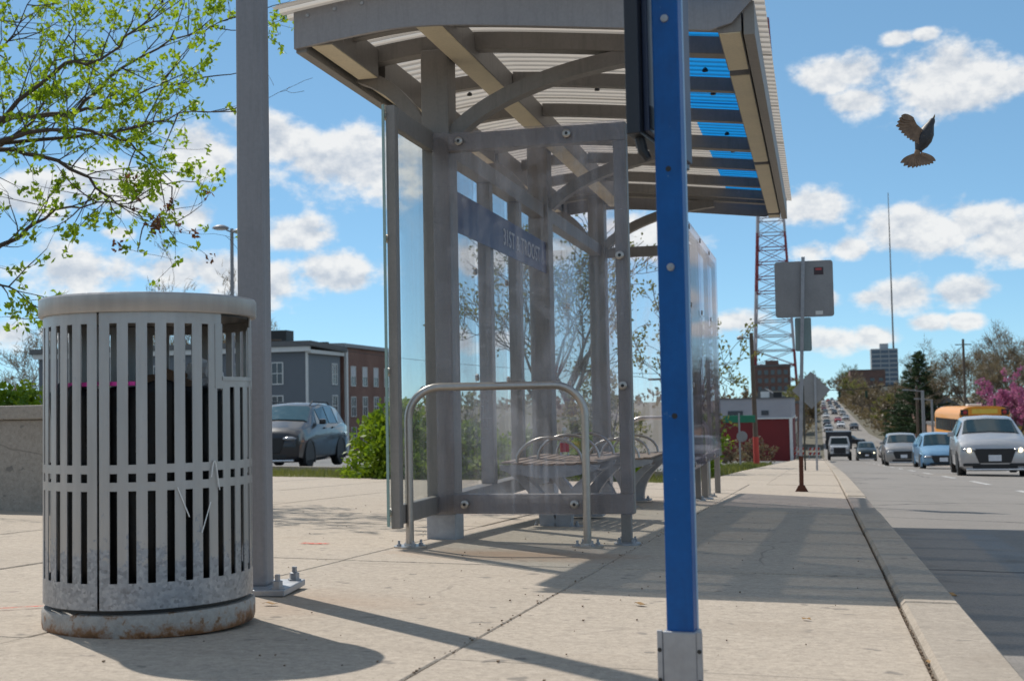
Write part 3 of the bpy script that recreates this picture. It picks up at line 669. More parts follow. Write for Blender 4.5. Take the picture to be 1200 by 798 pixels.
# ------------------------------------------------------------------ benches
def bench(yc, label, L=1.35):
    xc = -1.74; z0 = G(xc, yc); hs = .44
    b = thing('bench', label, 'bench', (xc, yc, z0), group='steel benches inside the shelter')
    hw = .33
    def sec(x): return -.055*(1-(x/hw)**2)
    n = 9
    for i in range(n):
        a = -hw + 2*hw*i/n + .006; c = -hw + 2*hw*(i+1)/n - .006; zz = hs + .018*(abs((a+c)/2)/hw)**2
        m = MB(); m.box(a, c, -L/2, L/2, zz-.014, zz); m.build('seat_slat', WOODS, b, bevel=.003)
    for y in (-L/2+.02, 0, L/2-.02):
        m = MB(); poly = [(-hw-.01, hs+.01)] + [(-hw+2*hw*i/10, hs-.02+sec(-hw+2*hw*i/10)) for i in range(11)] + [(hw+.01, hs+.01), (hw, hs-.013), (-hw, hs-.013)]
        poly = [(-hw-.01, hs+.006), (hw+.01, hs+.006)] + [(hw-2*hw*i/10, hs-.025+sec(hw-2*hw*i/10)) for i in range(11)]
        m.prism(poly, lambda p: (p[0], y-.012, p[1]-.015), lambda p: (p[0], y+.012, p[1]-.015)); m.build('seat_rib', GALV, b)
        if True:
            pts = [(-.22*math.cos(math.pi*i/12), y, hs+.01+.16*math.sin(math.pi*i/12)) for i in range(13)]
            m = MB(); m.tube(pts, .011, 8); m.build('hoop', STEEL, b, smooth=50)
    for y in (-L/2+.22, L/2-.22):
        for s in (-1, 1):
            m = MB(); pts = []
            for i in range(11):
                t = i/10; pts.append((s*(.05 + .24*(t**2.2)), t*(hs-.06)))
            for i, (x, z) in enumerate(pts):
                wd = .055 - .015*i/10
                m.v += [(x-wd, y-.05, z), (x-wd, y+.05, z), (x+wd, y+.05, z), (x+wd, y-.05, z)]
            for i in range(10):
                for j in range(4): m.f.append((4*i+j, 4*i+4+j, 4*i+4+(j+1)%4, 4*i+(j+1)%4))
            m.f += [(0,3,2,1), (40,41,42,43)]; m.build('leg', GALV, b, smooth=40)
        m = MB(); m.box(-.17, .17, y-.07, y+.07, .0, .012); m.build('base_plate', GALV, b)
        for s in (-1, 1): m = MB(); m.lathe([(.014, .012), (.014, .03), (.007, .03), (.007, .045)], 6, (s*.14, y, 0)); m.build('anchor_bolt', GALV, b)
    return b
bench(8.78, 'near steel bench with wire hoops seen through the hazy panel')
bench(11.45, 'far steel bench beside the blue post with curved pedestal')
# drink bottle left on the near bench
bt = thing('bottle', 'small plastic bottle with red label standing on the near bench', 'bottle', (-1.80, 8.95, G(-1.74, 8.78)+.455))
m = MB(); m.lathe([(.028, 0), (.033, .01), (.033, .13), (.02, .165), (.013, .175), (.013, .19)], 16); m.build('body', panemat('bottle_plastic', (.9, .92, .95), .15), bt, smooth=50)
m = MB(); m.lathe([(.0335, .03), (.0335, .095)], 16); m.f = m.f[:16]; m.build('label', pmat('bottle_label', (.45, .03, .05), .5), bt)
m = MB(); m.lathe([(.0155, .185), (.0155, .205), (0, .206)], 12); m.build('cap', WHITE, bt)

# ------------------------------------------------------------------ litter bin
CX, CY = -2.005, 3.50; cz = G(CX, CY)
bin_ = thing('litter_bin', 'round slatted steel litter bin with scuffed silver paint and rusty base', 'litter bin', (CX, CY, cz), R(-60.2)); bin_.scale = (.945, .945, .955)
A = lambda d: R(d)
Rb = .325
bp = lambda m, n, mt, **k: m.build(n, mt, bin_, **k)
m = MB(); m.lathe([(.318, 0), (.328, .004), (.332, .02), (.332, .062), (.326, .072), (.30, .074), (.30, 0)], 96); bp(m, 'base_ring', RUST, smooth=35)
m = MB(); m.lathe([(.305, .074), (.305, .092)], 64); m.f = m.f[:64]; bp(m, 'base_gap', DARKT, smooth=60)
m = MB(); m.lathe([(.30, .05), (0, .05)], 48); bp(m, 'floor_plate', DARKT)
# two shells: front panel and door, with a seam between
SEAM = (-27.5, 148.0)
shells = [(SEAM[0]+.5, SEAM[1]-.5), (SEAM[1]+.5, 360+SEAM[0]-.5)]
OP = (41.5, 77.0)     # opening in the front panel
def arcs(a0, a1, z0, z1, name, r0=Rb-.004, r1=Rb):
    m = MB(); n = max(2, int((a1-a0)/2.5)); m.arc(r0, r1, A(a0), A(a1), z0, z1, n); return bp(m, name, CAN, smooth=30)
for i, (a0, a1) in enumerate(shells):
    r = 0 if i == 0 else .003
    arcs(a0, a1, .088, .166, 'lower_band', Rb-.004+r, Rb+r)
    arcs(a0, a1, .438, .464, 'middle_band', Rb-.004+r, Rb+r); arcs(a0, a1, .490, .516, 'middle_band', Rb-.004+r, Rb+r)
    if i == 0:
        arcs(a0, OP[0], .938, .972, 'upper_band'); arcs(OP[1], a1, .938, .972, 'upper_band'); arcs(OP[0], OP[1], .745, .772, 'opening_lip', Rb-.004, Rb)
        arcs(OP[0]+.4, OP[1]-.4, .765, .777, 'opening_rim', Rb-.014, Rb+.004)
    else: arcs(a0, a1, .938, .972, 'upper_band', Rb-.004+r, Rb+r)
def slatmesh(wd, segs, r):
    m = MB()
    for z0, z1 in segs: m.arc(Rb-.004+r, Rb+r, -A(wd)/2, A(wd)/2, z0, z1, 4)
    return m.mesh('slat', CAN, 30)
full = [(.166, .438), (.464, .490), (.516, .938)]; short = [(.166, .438), (.464, .490), (.516, .745)]
def put_slats(a0, a1, n, r):
    wd = (a1-a0)/(n+.001); sw = wd*.60; sp = (a1-a0-sw)/(n-1); mf = slatmesh(sw, full, r); ms = slatmesh(sw, short, r)
    for i in range(n):
        a = a0+sw/2+sp*i; o = link('slat', ms if (r == 0 and OP[0]+2 < a < OP[1]-2) else mf, bin_); o.rotation_euler = (0, 0, A(a))
put_slats(shells[0][0], shells[0][1], 18, 0); put_slats(shells[1][0], shells[1][1], 19, .003)
for a in (OP[0]-2, OP[1]+2): arcs(a-2.6, a+2.6, .74, .94, 'opening_post', Rb-.006, Rb+.0015)
# lid: flat band with a shallow top
m = MB(); m.lathe([(.322, .972), (.340, .972), (.3425, .976), (.3425, 1.024), (.338, 1.030), (.30, 1.034), (.12, 1.045), (0, 1.047)], 96); bp(m, 'lid', CAN, smooth=35)
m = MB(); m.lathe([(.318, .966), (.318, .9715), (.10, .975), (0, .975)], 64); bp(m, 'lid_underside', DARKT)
# liner bag with a crumpled top
m = MB(); n = 60; prof = [(.15, .06), (.24, .075), (.285, .12), (.292, .3), (.296, .5), (.299, .66), (.300, .715), (.302, .745), (.29, .752), (.26, .70), (.22, .66), (0, .65)]
for (r, z) in prof:
    for k in range(n):
        t = 2*math.pi*k/n; rr = r*(1+.020*math.sin(7*t+z*9)+.014*math.sin(17*t-z*21)) ; zz = z + (.012*math.sin(5*t+1)+.008*math.sin(13*t) if z > .6 else 0)
        m.v.append((rr*math.cos(t), rr*math.sin(t), zz))
m.f = [(i*n+k, i*n+(k+1)%n, (i+1)*n+(k+1)%n, (i+1)*n+k) for i in range(len(prof)-1) for k in range(n)]
bp(m, 'liner_bag', BLACKP, smooth=80)
def crumple(c, s, mat, name, seed, flat=.8, label=None):
    r_ = random.Random(seed); bm = bmesh.new(); bmesh.ops.create_icosphere(bm, subdivisions=3, radius=1)
    for v in bm.verts:
        d = v.co.normalized(); k = 1 + .28*math.sin(d.x*5+seed)*math.sin(d.y*6+1)*math.cos(d.z*5) + r_.uniform(-.16, .16)
        v.co = Vector((d.x*k*s, d.y*k*s*.9, d.z*k*s*flat))
    me = bpy.data.meshes.new(name); bm.to_mesh(me); bm.free(); me.materials.append(mat)
    o = link(name, me); o.location = c; return o
def binpt(r, a, z): t = A(a-60.2); return (CX+.93*r*math.cos(t), CY+.93*r*math.sin(t), cz+z*.955)
tag(crumple(binpt(.20, 58, .775), .058, PAPER, 'crumpled_paper', 3, 1.0), 'crumpled white paper poking out of the litter bin opening', 'paper')
tag(crumple(binpt(.15, 20, .73), .085, BROWN, 'paper_bag', 5, .8), 'crumpled brown bag inside the litter bin', 'paper bag')
m = MB(); m.arc(.262, .306, A(-60), A(-8), .752, .764, 16)
bp(m, 'bag_band', PINK)
# dangling zip-tie wires on the slats
for i, (a, z, s) in enumerate(((36, .47, .05), (17, .40, .07), (30, .35, .06))):
    m = MB(); t = A(a); pts = []
    for k in range(10):
        u = k/9; aa = t + A(s*90*(u-.5)*(1 if i else 1.2)); zz = z + (.05*math.sin(u*math.pi*1.3) if i == 0 else .09*(u-.5)*(-1)**i); pts.append(((Rb+.006)*math.cos(aa), (Rb+.006)*math.sin(aa), zz))
    m.tube(pts, .0017, 5); bp(m, 'wire_tie', WHITE)

# ------------------------------------------------------------------ tall steel pole by the bin
px, py = -2.045, 4.33; pz = G(px, py)
pl = thing('lamp_pole', 'tall square grey steel pole on bolted base plate behind the litter bin', 'pole', (px, py, pz), R(8))
m = MB(); hh = 7.5
vs = []
for z, h_ in ((.02, .0525), (hh, .045)):
    vs += [(-h_, -h_, z), (h_, -h_, z), (h_, h_, z), (-h_, h_, z)]
m.add(vs, [(3,2,1,0),(4,5,6,7),(0,1,5,4),(1,2,6,5),(2,3,7,6),(3,0,4,7)]); m.build('shaft', POLEG, pl, bevel=.012)
m = MB(); m.box(-.145, .145, -.145, .145, 0, .024); m.build('base_plate', GALV, pl, bevel=.004)
for sx in (-1, 1):
    for sy in (-1, 1):
        m = MB(); m.lathe([(.026, .024), (.026, .030), (.019, .030), (.019, .052), (.010, .054), (.010, .075)], 6, (sx*.112, sy*.112, 0)); m.build('anchor_bolt', GALV, pl)
m = MB(); m.box(-.03, .03, -.9, 0, hh-.06, hh+.02); m.build('arm', POLEG, pl); m = MB(); m.box(-.12, .12, -1.3, -.75, hh-.04, hh+.06); m.build('lamp_head', POLEG, pl, bevel=.02)

# ------------------------------------------------------------------ blue stop post with sign box
bx, by = -.308, 2.80; bz = G(bx, by)
bpst = thing('bus_stop_post', 'bright blue square stop post in a galvanised ground sleeve', 'post', (bx, by, bz), R(-7))
m = MB(); h_ = .0302; m.box(-h_, h_, -.019, .019, .05, 3.0); m.build('post', BLUE, bpst, bevel=.003)
m = MB()
for s in (-1, 1): m.box(s*h_-.0015*s - .0015, s*h_-.0015*s+.0015, .019, .034, .05, 3.0)
m.build('side_lip', pmat('pale_blue_edge', (.20, .36, .55), .4), bpst)
m = MB(); m.box(-.038, .038, -.028, .028, 0, .150); sl_ = m.build('ground_sleeve', GALV, bpst, bevel=.003)
for s in (-1, 1):
    m = MB(); m.box(min(s*.038, s*.050), max(s*.038, s*.050), -.030, -.022, 0, .152); fl = m.build('sleeve_flange', GALV, bpst, bevel=.002)
    for z in (.045, .11): m = MB(); m.lathe([(.005, -.001), (.005, .0012), (0, .0013)], 8, (s*.044, -.030, z), Matrix.Rotation(R(90), 4, 'X')); m.build('rivet', DARKT, bpst)
for z, kind in ((.95, 0), (1.17, 1), (1.51, 0), (1.85, 1), (.62, 1)):
    m = MB()
    if kind == 0: m.lathe([(.0095, -.001), (.0085, .004), (0, .006)], 14, (0, -.019, z), Matrix.Rotation(R(90), 4, 'X')); m.build('bolt', GALV, bpst, smooth=40)
    else: m.lathe([(.0065, -.001), (.0065, .0006), (0, .0007)], 12, (0, -.019, z), Matrix.Rotation(R(90), 4, 'X')); m.build('hole', DARKT, bpst)
sg = thing('sign_box', 'dark navy sign box seen edge-on, fixed beside the blue post', 'sign', (bx-.050, by+.16, bz+1.25), R(-7))
m = MB(); m.box(-.018, .014, -.20, .30, 0, 1.6); m.build('case', BLACKM, sg, bevel=.003)
m = MB(); m.box(.0142, .028, -.17, .27, .01, 1.58); m.build('door', NAVY, sg, bevel=.003)
for z in (-.001, .35, .8):
    m = MB(); m.box(.004, .030, -.16, -.13, z+.02, z+.07); m.build('hinge', DARKT, sg)
m = MB(); m.tube([(.0, -.15, .0), (.006, -.15, -.03), (.018, -.15, -.05)], [.012, .012, .009], 8); m.build('lower_bracket', DARKT, sg)

# ------------------------------------------------------------------ plants
def leaf_quads(m, r_, c, n, spread, size, flat=1.0):
    for i in range(n):
        while True:
            d = Vector((r_.uniform(-1,1), r_.uniform(-1,1), r_.uniform(-1,1)))
            if d.length < 1: break
        p = Vector(c) + Vector((d.x*spread, d.y*spread, d.z*spread*flat))
        a = Vector((r_.gauss(0,1), r_.gauss(0,1), r_.gauss(0,.7))).normalized(); b = a.orthogonal().normalized(); b.rotate(Matrix.Rotation(r_.uniform(0, 6.3), 3, a))
        s = size*r_.uniform(.6, 1.3); e = a.cross(b)
        m.add([p - b*s*.5, p + e*s*.28, p + b*s*.5 + a*s*.08, p - e*s*.28], [(0,1,2,3)])
def branch(m, r_, p, d, L, r, depth, tips, bend=.25, kids=(2,4), shrink=.68, up=.1, sides=5, minr=.003):
    n = 4; pts = [Vector(p)]; rr = [r]; d = Vector(d).normalized()
    for i in range(n):
        d = (d + Vector((r_.gauss(0,bend), r_.gauss(0,bend), r_.gauss(0,bend)+up))*.5).normalized()
        pts.append(pts[-1] + d*L/n); rr.append(max(minr, r*(1-.55*(i+1)/n)))
    m.tube(pts, rr, max(3, sides), cap=False)
    if depth == 0: tips.append((pts[-1], d)); tips.append((pts[2], d)); return
    for k in range(r_.randint(*kids)):
        i = r_.randint(1, n) if k else n
        dd = (d + Vector((r_.gauss(0,.6), r_.gauss(0,.6), r_.gauss(0,.45)+up))).normalized()
        branch(m, r_, pts[i], dd, L*shrink*r_.uniform(.75, 1.15), max(minr, rr[i]*.72), depth-1, tips, bend, kids, shrink, up, sides-1, minr)

# near tree, its limbs reaching in from the left
tr = random.Random(11)
T0 = (-9.3, 10.7); tz = G(*T0)
nt_ = thing('young_tree', 'near tree with fresh yellow-green leaves reaching in from the left', 'tree', (T0[0], T0[1], tz))
LIMBS = {'A': [(-7.98, 10.23, 2.97), (-7.4, 10.21, 3.35), (-6.76, 10.27, 3.82), (-6.38, 10.29, 3.84), (-5.78, 9.96, 4.01), (-5.42, 9.84, 4.2)],
'B': [(-8.03, 11.07, 3.59), (-7.51, 11.03, 3.58), (-7.3, 11.23, 3.61), (-6.8, 11.06, 3.91), (-6.37, 11.29, 4.24), (-5.73, 11.05, 4.28), (-5.55, 11.21, 4.44)],
'C': [(-7.88, 10.11, 2.86), (-7.37, 10.17, 3.1), (-7.06, 10.12, 3.19), (-6.73, 10.23, 3.21), (-6.29, 10.22, 3.13), (-5.67, 9.76, 3.07), (-5.63, 10.36, 3.29), (-5.03, 10.21, 3.26)],
'D': [(-8.04, 10.32, 3.04), (-7.53, 10.38, 3.09), (-7.02, 10.31, 2.98), (-6.64, 10.43, 2.82), (-6.55, 10.56, 2.65), (-6.23, 10.49, 2.5), (-6.12, 10.73, 2.32)],
'E': [(-8.14, 10.45, 1.86), (-7.57, 10.44, 2.19), (-7.39, 10.59, 2.34), (-7.1, 10.63, 2.53), (-6.36, 10.2, 2.5), (-6.04, 10.16, 2.46)],
'F': [(-7.95, 10.2, 2.07), (-7.39, 10.19, 1.76), (-7.15, 10.24, 1.68), (-6.92, 10.11, 1.45)],
'G': [(-8.08, 10.61, 3.64), (-7.68, 10.59, 4.11), (-7.48, 10.64, 4.41), (-7.25, 10.65, 4.77)],
'H': [(-7.8, 11.17, 3.46), (-7.55, 11.23, 3.84), (-7.48, 11.28, 4.29), (-7.31, 11.4, 4.75)],
'I': [(-6.67, 10.84, 3.29), (-6.38, 10.9, 3.12), (-6.2, 10.99, 2.91), (-6.09, 11.03, 2.73)],
'J': [(-6.95, 10.7, 3.47), (-6.42, 10.65, 3.53), (-6.05, 10.8, 3.66), (-5.56, 10.73, 3.71)]}
ROOTS = {'A': (-9.2, 10.65, 2.1), 'B': (-9.2, 10.75, 2.6), 'C': (-9.25, 10.65, 2.0), 'D': (-9.2, 10.6, 2.4), 'E': (-9.3, 10.65, 1.2), 'F': (-9.25, 10.6, 1.5), 'G': (-9.15, 10.7, 2.7), 'H': (-9.15, 10.75, 2.5), 'I': (-7.37, 10.17, 3.1), 'J': (-8.03, 11.07, 3.59)}
m = MB(); m.tube([(-9.3, 10.7, tz-.05), (-9.32, 10.68, .6), (-9.25, 10.7, 1.6), (-9.18, 10.7, 2.7), (-9.1, 10.75, 4.0), (-9.2, 10.7, 5.4)], [.13, .11, .095, .075, .05, .02], 10)
P_(m, 'trunk', BARK, nt_, smooth=60)
lv = MB(); lr = MB()
for kx, pts in LIMBS.items():
    m = MB(); full_ = [Vector(ROOTS[kx])] + [Vector(p) for p in pts]; fine_ = [full_[0]]
    for a, b in zip(full_, full_[1:]):
        for t in (.33, .66, 1): fine_.append(a.lerp(b, t) + Vector((tr.gauss(0,.018), tr.gauss(0,.018), tr.gauss(0,.018))))
    n = len(fine_); r0 = .034 if kx in 'ABCDE' else .02
    m.tube(fine_, [max(.005, r0*(1-i/n)) for i in range(n)], 7)
    tips = []
    for i in range(3, n):
        dd = (fine_[i]-fine_[i-1]).normalized()
        if fine_[i].x > -5.35: continue
        for k in range(1 if tr.random() < .8 else 2):
            d2 = (dd*.7 + Vector((tr.gauss(0,.6), tr.gauss(0,.5), tr.gauss(.12,.55)))).normalized()
            branch(m, tr, fine_[i], d2, tr.uniform(.28, .62), .0075, 1 if tr.random() < .75 else 2, tips, .22, (2,3), .7, .06, 4, .002)
    P_(m, 'limb', BARK, nt_, smooth=60)
    for (p, d) in tips:
        if p.x < -4.95 and tr.random() < .8:
            leaf_quads(lr if (kx in 'DI' and p.x > -6.5 and p.z < 2.75 and tr.random() < .5) else lv, tr, p + d*.02, tr.randint(6, 10), .060, .062)
tips = []; m = MB()
for i in range(12):
    a = tr.uniform(1.2, 5.2); branch(m, tr, (-9.2, 10.7, tr.uniform(2.2, 5.0)), (math.cos(a), math.sin(a), .7), tr.uniform(.9, 1.6), .03, 3, tips, .2, (2,3), .72, .08, 6, .003)
P_(m, 'limb', BARK, nt_, smooth=60)
for (p, d) in tips: leaf_quads(lv, tr, p, 4, .07, .055)
m = lv; P_(m, 'crown', LEAF, nt_, raw=True); P_(lr, 'withered_leaves', LEAFR, nt_, raw=True)

# planter wall with shrubs behind
wl = thing('planter_wall', 'low weathered concrete planter wall with cap stone left of the bin', 'wall', (-9, 8.6, G(-9, 8.6)))
m = MB(); m.box(-13.5, -5.15, 8.46, 8.74, G(-5, 8.6)-.1, .525); P_(m, 'wall_body', CONC_D, wl, bevel=.01)
m = MB(); m.box(-13.5, -5.10, 8.42, 8.78, .527, .635); P_(m, 'cap', CONC_D, wl, bevel=.012)
def shrub(name, label, x, y, z0, rx, ry, h, n, size, seed, mat, stems=10, group=None, hollow=.35):
    r_ = random.Random(seed); t = thing(name, label, 'shrub', (x, y, z0), group=group); m = MB(); l = MB()
    for i in range(stems):
        a = r_.uniform(0, 6.3); q = r_.uniform(.2, .9); e = (rx*q*math.cos(a), ry*q*math.sin(a), h*r_.uniform(.6, .95)); m.tube([(e[0]*.15, e[1]*.15, -.03), (e[0]*.5, e[1]*.5, e[2]*.55), e], [.02, .013, .005], 4)
    m.build('stem', BARK, t)
    clumps = []
    for i in range(max(10, n//28)):
        a = r_.uniform(0, 6.3); u = r_.random()**.5*(1 if r_.random() > hollow else .6); v = r_.random()
        k = math.sqrt(max(.05, 1-(v*1.0)**2.2)); clumps.append((rx*u*k*math.cos(a), ry*u*k*math.sin(a), h*(.06+.92*v)))
    for i, c in enumerate(clumps): leaf_quads(l, r_, c, n//len(clumps), min(rx, h)*r_.uniform(.14, .30), size)
    l.build('foliage', mat, t, raw=True); return t
wt = .30
for i, (x, rx, h) in enumerate(((-10.9, .7, .55), (-9.7, .8, .62), (-8.6, .7, .55), (-7.6, .75, .60), (-6.5, .7, .5), (-5.7, .5, .42))):
    shrub('wall_shrub', ['green shrub at the far left end of the planter wall', 'green shrub second along the planter wall', 'green shrub above the middle of the planter wall', 'green shrub on the planter wall left of the bin', 'green shrub on the planter wall hidden behind the bin', 'small green shrub at the near end of the planter wall'][i], x, 9.3, wt, rx, .45, h, 1100, .07, 40+i, LEAFB, group='shrubs behind the planter wall')
m = grid(lin(-13.5, -5.2, 4), lin(8.72, 10.2, 2), .0, lambda x, y: .40); tag(m.build('planter_soil', DIRT, raw=True), kind='structure')
# bare bush behind the wall
r_ = random.Random(5); bb = thing('bare_bush', 'leafless grey bush standing behind the planter wall', 'shrub', (-13.2, 15, G(-13, 15))); m = MB(); tips = []
for i in range(26):
    a = r_.uniform(0, 6.3); branch(m, r_, (r_.uniform(-.5,.5), r_.uniform(-.3,.3), 0), (math.cos(a)*.5, math.sin(a)*.4, 1), r_.uniform(.7, 1.1), .02, 2, tips, .2, (2,4), .68, .1, 4, .004)
m.build('stem', BARKG, bb)
# glossy shrubs by the parking lot and behind the shelter
shrub('leafy_shrub', 'glossy bright green shrub in front of the parked dark car', -6.35, 18.5, G(-6.3, 18.5)-.03, .78, .8, 1.12, 4600, .11, 61, LEAFB, 14, 'shrubs on the verge')
shrub('leafy_shrub', 'low bright green shrub at the front edge of the verge', -6.2, 17.8, G(-6.2, 17.8)-.03, .75, .4, .55, 2600, .09, 62, LEAFB, 10, 'shrubs on the verge')
shrub('leafy_shrub', 'green shrub behind the far windscreen of the shelter', -2.15, 24.0, G(-2.1, 24)-.05, .55, .9, 1.15, 2600, .10, 63, LEAFB, 8, 'shrubs on the verge')
for i, (x, y, rx, h, lb) in enumerate(((-4.3, 18.6, .9, .75, 'low dark green shrub seen under the far bench'), (-5.3, 19.0, .8, .8, 'low green shrub seen through the back panes'), (-3.3, 18.5, .7, .7, 'low green shrub right of the far bench pedestal'), (-3.6, 21.5, 1.0, 1.7, 'taller loose shrub behind the shelter back wall'), (-6.2, 21.0, .9, 1.5, 'loose olive shrub behind the hazy end panel'))):
    shrub('leafy_shrub', lb, x, y, G(x, y)-.05, rx, .7, h, 2400 if i < 3 else 1500, .10, 70+i, LEAFB if i < 3 else BUDL, 10, 'shrubs on the verge')

def bare_tree(label, x, y, h, seed, buds=0, spread=.5, mat=BARKG, depth=4, group='bare trees', bud_mat=BUDL, bsize=.16, minr=.006, twigs=0, twmat=TWIG):
    r_ = random.Random(seed); z = G(x, y)-.05; t = thing('bare_tree', label, 'tree', (x, y, z), group=group); m = MB(); tips = []
    r0 = h*.018; pts = [(0,0,0), (r_.gauss(0,.02)*h, r_.gauss(0,.02)*h, h*.16), (r_.gauss(0,.02)*h, r_.gauss(0,.02)*h, h*.33)]
    m.tube(pts, [r0*1.25, r0, r0*.8], 8); m.build('trunk', mat, t, smooth=60); m = MB()
    for i in range(7):
        a = i*2.4+r_.uniform(0, 1); p = Vector(pts[1]).lerp(Vector(pts[2]), r_.uniform(.3, 1)); branch(m, r_, p, (math.cos(a)*spread, math.sin(a)*spread, r_.uniform(.5, 1.1)), h*.30*r_.uniform(.8, 1.15), r0*.55, depth, tips, .18, (2,3), .70, .10, 5, minr)
    m.build('branches', mat, t)
    if buds or twigs:
        l = MB()
        for (p, d) in tips:
            if buds: leaf_quads(l, r_, p, buds, h*.035, bsize)
            for k in range(twigs):
                q = p + Vector((r_.gauss(0,1), r_.gauss(0,1), r_.gauss(0,1)))*h*.02; e = (d + Vector((r_.gauss(0,.6), r_.gauss(0,.6), r_.gauss(.2,.5)))).normalized()*h*.05; s_ = e.orthogonal().normalized()*minr*1.3
                l.add([q-s_, q+s_, q+e], [(0,1,2)])
        l.build('crown', bud_mat if buds else twmat, t, raw=True)
    return t
bare_tree('budding tree right behind the shelter, seen through its open bay', -5.3, 27.0, 5.6, 21, 3, .55, BARKG, 4, 'trees behind the shelter', BUDL, .10, .008)
bare_tree('thin leafless tree seen through the hazy end panel', -5.9, 26.0, 5.0, 22, 2, .45, BARKG, 4, 'trees behind the shelter', BUDL, .09, .008)
bare_tree('thin budding tree beyond the far windscreen of the shelter', -3.6, 36.0, 5.2, 23, 3, .5, BARKG, 4, 'trees behind the shelter', BUDL, .13, .01)
for i, (x, y, h) in enumerate(((-62, 118, 17.5), (-71, 124, 16), (-67, 131, 17.5), (-82, 120, 15))):
    bare_tree(['grey leafless tree above the bin lid', 'grey leafless tree left of the parking lot lamp', 'grey leafless tree beside the parking lot lamp post', 'grey leafless tree at the far left of the lot'][i], x, y, h, 30+i, 0, .5, BARKG, 4, 'leafless trees behind the parking lot', minr=.025, twigs=4)

# ------------------------------------------------------------------ vehicles
def lerp(a, b, t): return a+(b-a)*t
WHEEL = {}
def wheel_mesh(r, wd):
    k = (round(r, 3), wd)
    if k not in WHEEL:
        rot = Matrix.Rotation(R(90), 4, 'Y')
        m = MB(); m.lathe([(r*.66, -wd/2), (r*.93, -wd/2), (r, -wd*.32), (r, wd*.32), (r*.93, wd/2), (r*.66, wd/2)], 28, m=rot); a = m.mesh('tyre', TYRE, 40)
        m = MB(); m.lathe([(r*.66, -wd*.40), (r*.60, -wd*.30), (r*.2, -wd*.34), (0, -wd*.36)], 20, m=rot); m.lathe([(r*.66, wd*.40), (r*.60, wd*.30), (r*.2, wd*.34), (0, wd*.36)], 20, m=rot)
        for q in range(5):
            for s in (-1, 1):
                a_ = q*1.2566; m.bar((s*wd*.39, r*.12*math.cos(a_), r*.12*math.sin(a_)), (s*wd*.39, r*.63*math.cos(a_), r*.63*math.sin(a_)), .05, .02, (1,0,0))
        b = m.mesh('rim', RIM, 40); WHEEL[k] = (a, b)
    return WHEEL[k]
def add_wheel(t, x, y, r, wd=.21):
    a, b = wheel_mesh(r, wd); o = link('wheel', a, t, loc=(x, y, r)); link('rim', b, o)
def patch(a, b, c, d, inset=.08, out=.01, nu=1):
    # a b (bottom) c d (top) rows of points; returns mesh rows inset and pushed out
    pass
STY = {
 'suv':  [(0,.34,.50,.53,.86,.82),(.012,.26,.535,.575,.95,.86),(.07,.22,.60,.645,.99,.90),(.24,.20,.655,.72,1,.86),(.40,.20,.645,.955,1,.72),(.56,.20,.645,.995,1,.74),(.74,.20,.635,.985,1,.72),(.90,.22,.645,.93,.99,.68),(.97,.26,.62,.68,.95,.80),(1,.34,.46,.50,.86,.78)],
 'hatch':[(0,.36,.40,.43,.76,.72),(.025,.26,.45,.50,.92,.82),(.10,.20,.54,.585,.99,.86),(.23,.18,.60,.65,1,.86),(.43,.18,.62,.955,1,.68),(.57,.18,.63,.995,1,.70),(.74,.18,.64,.97,1,.68),(.91,.2,.66,.88,.98,.62),(.97,.26,.62,.68,.94,.78),(1,.34,.46,.50,.84,.75)],
 'sedan':[(0,.36,.42,.45,.78,.76),(.02,.26,.48,.53,.92,.84),(.09,.2,.56,.60,.99,.88),(.28,.18,.61,.65,1,.88),(.42,.18,.62,.955,1,.66),(.54,.18,.63,1.0,1,.68),(.68,.18,.64,.97,1,.66),(.82,.2,.65,.72,.99,.82),(.97,.26,.62,.68,.95,.80),(1,.34,.5,.54,.86,.78)]}
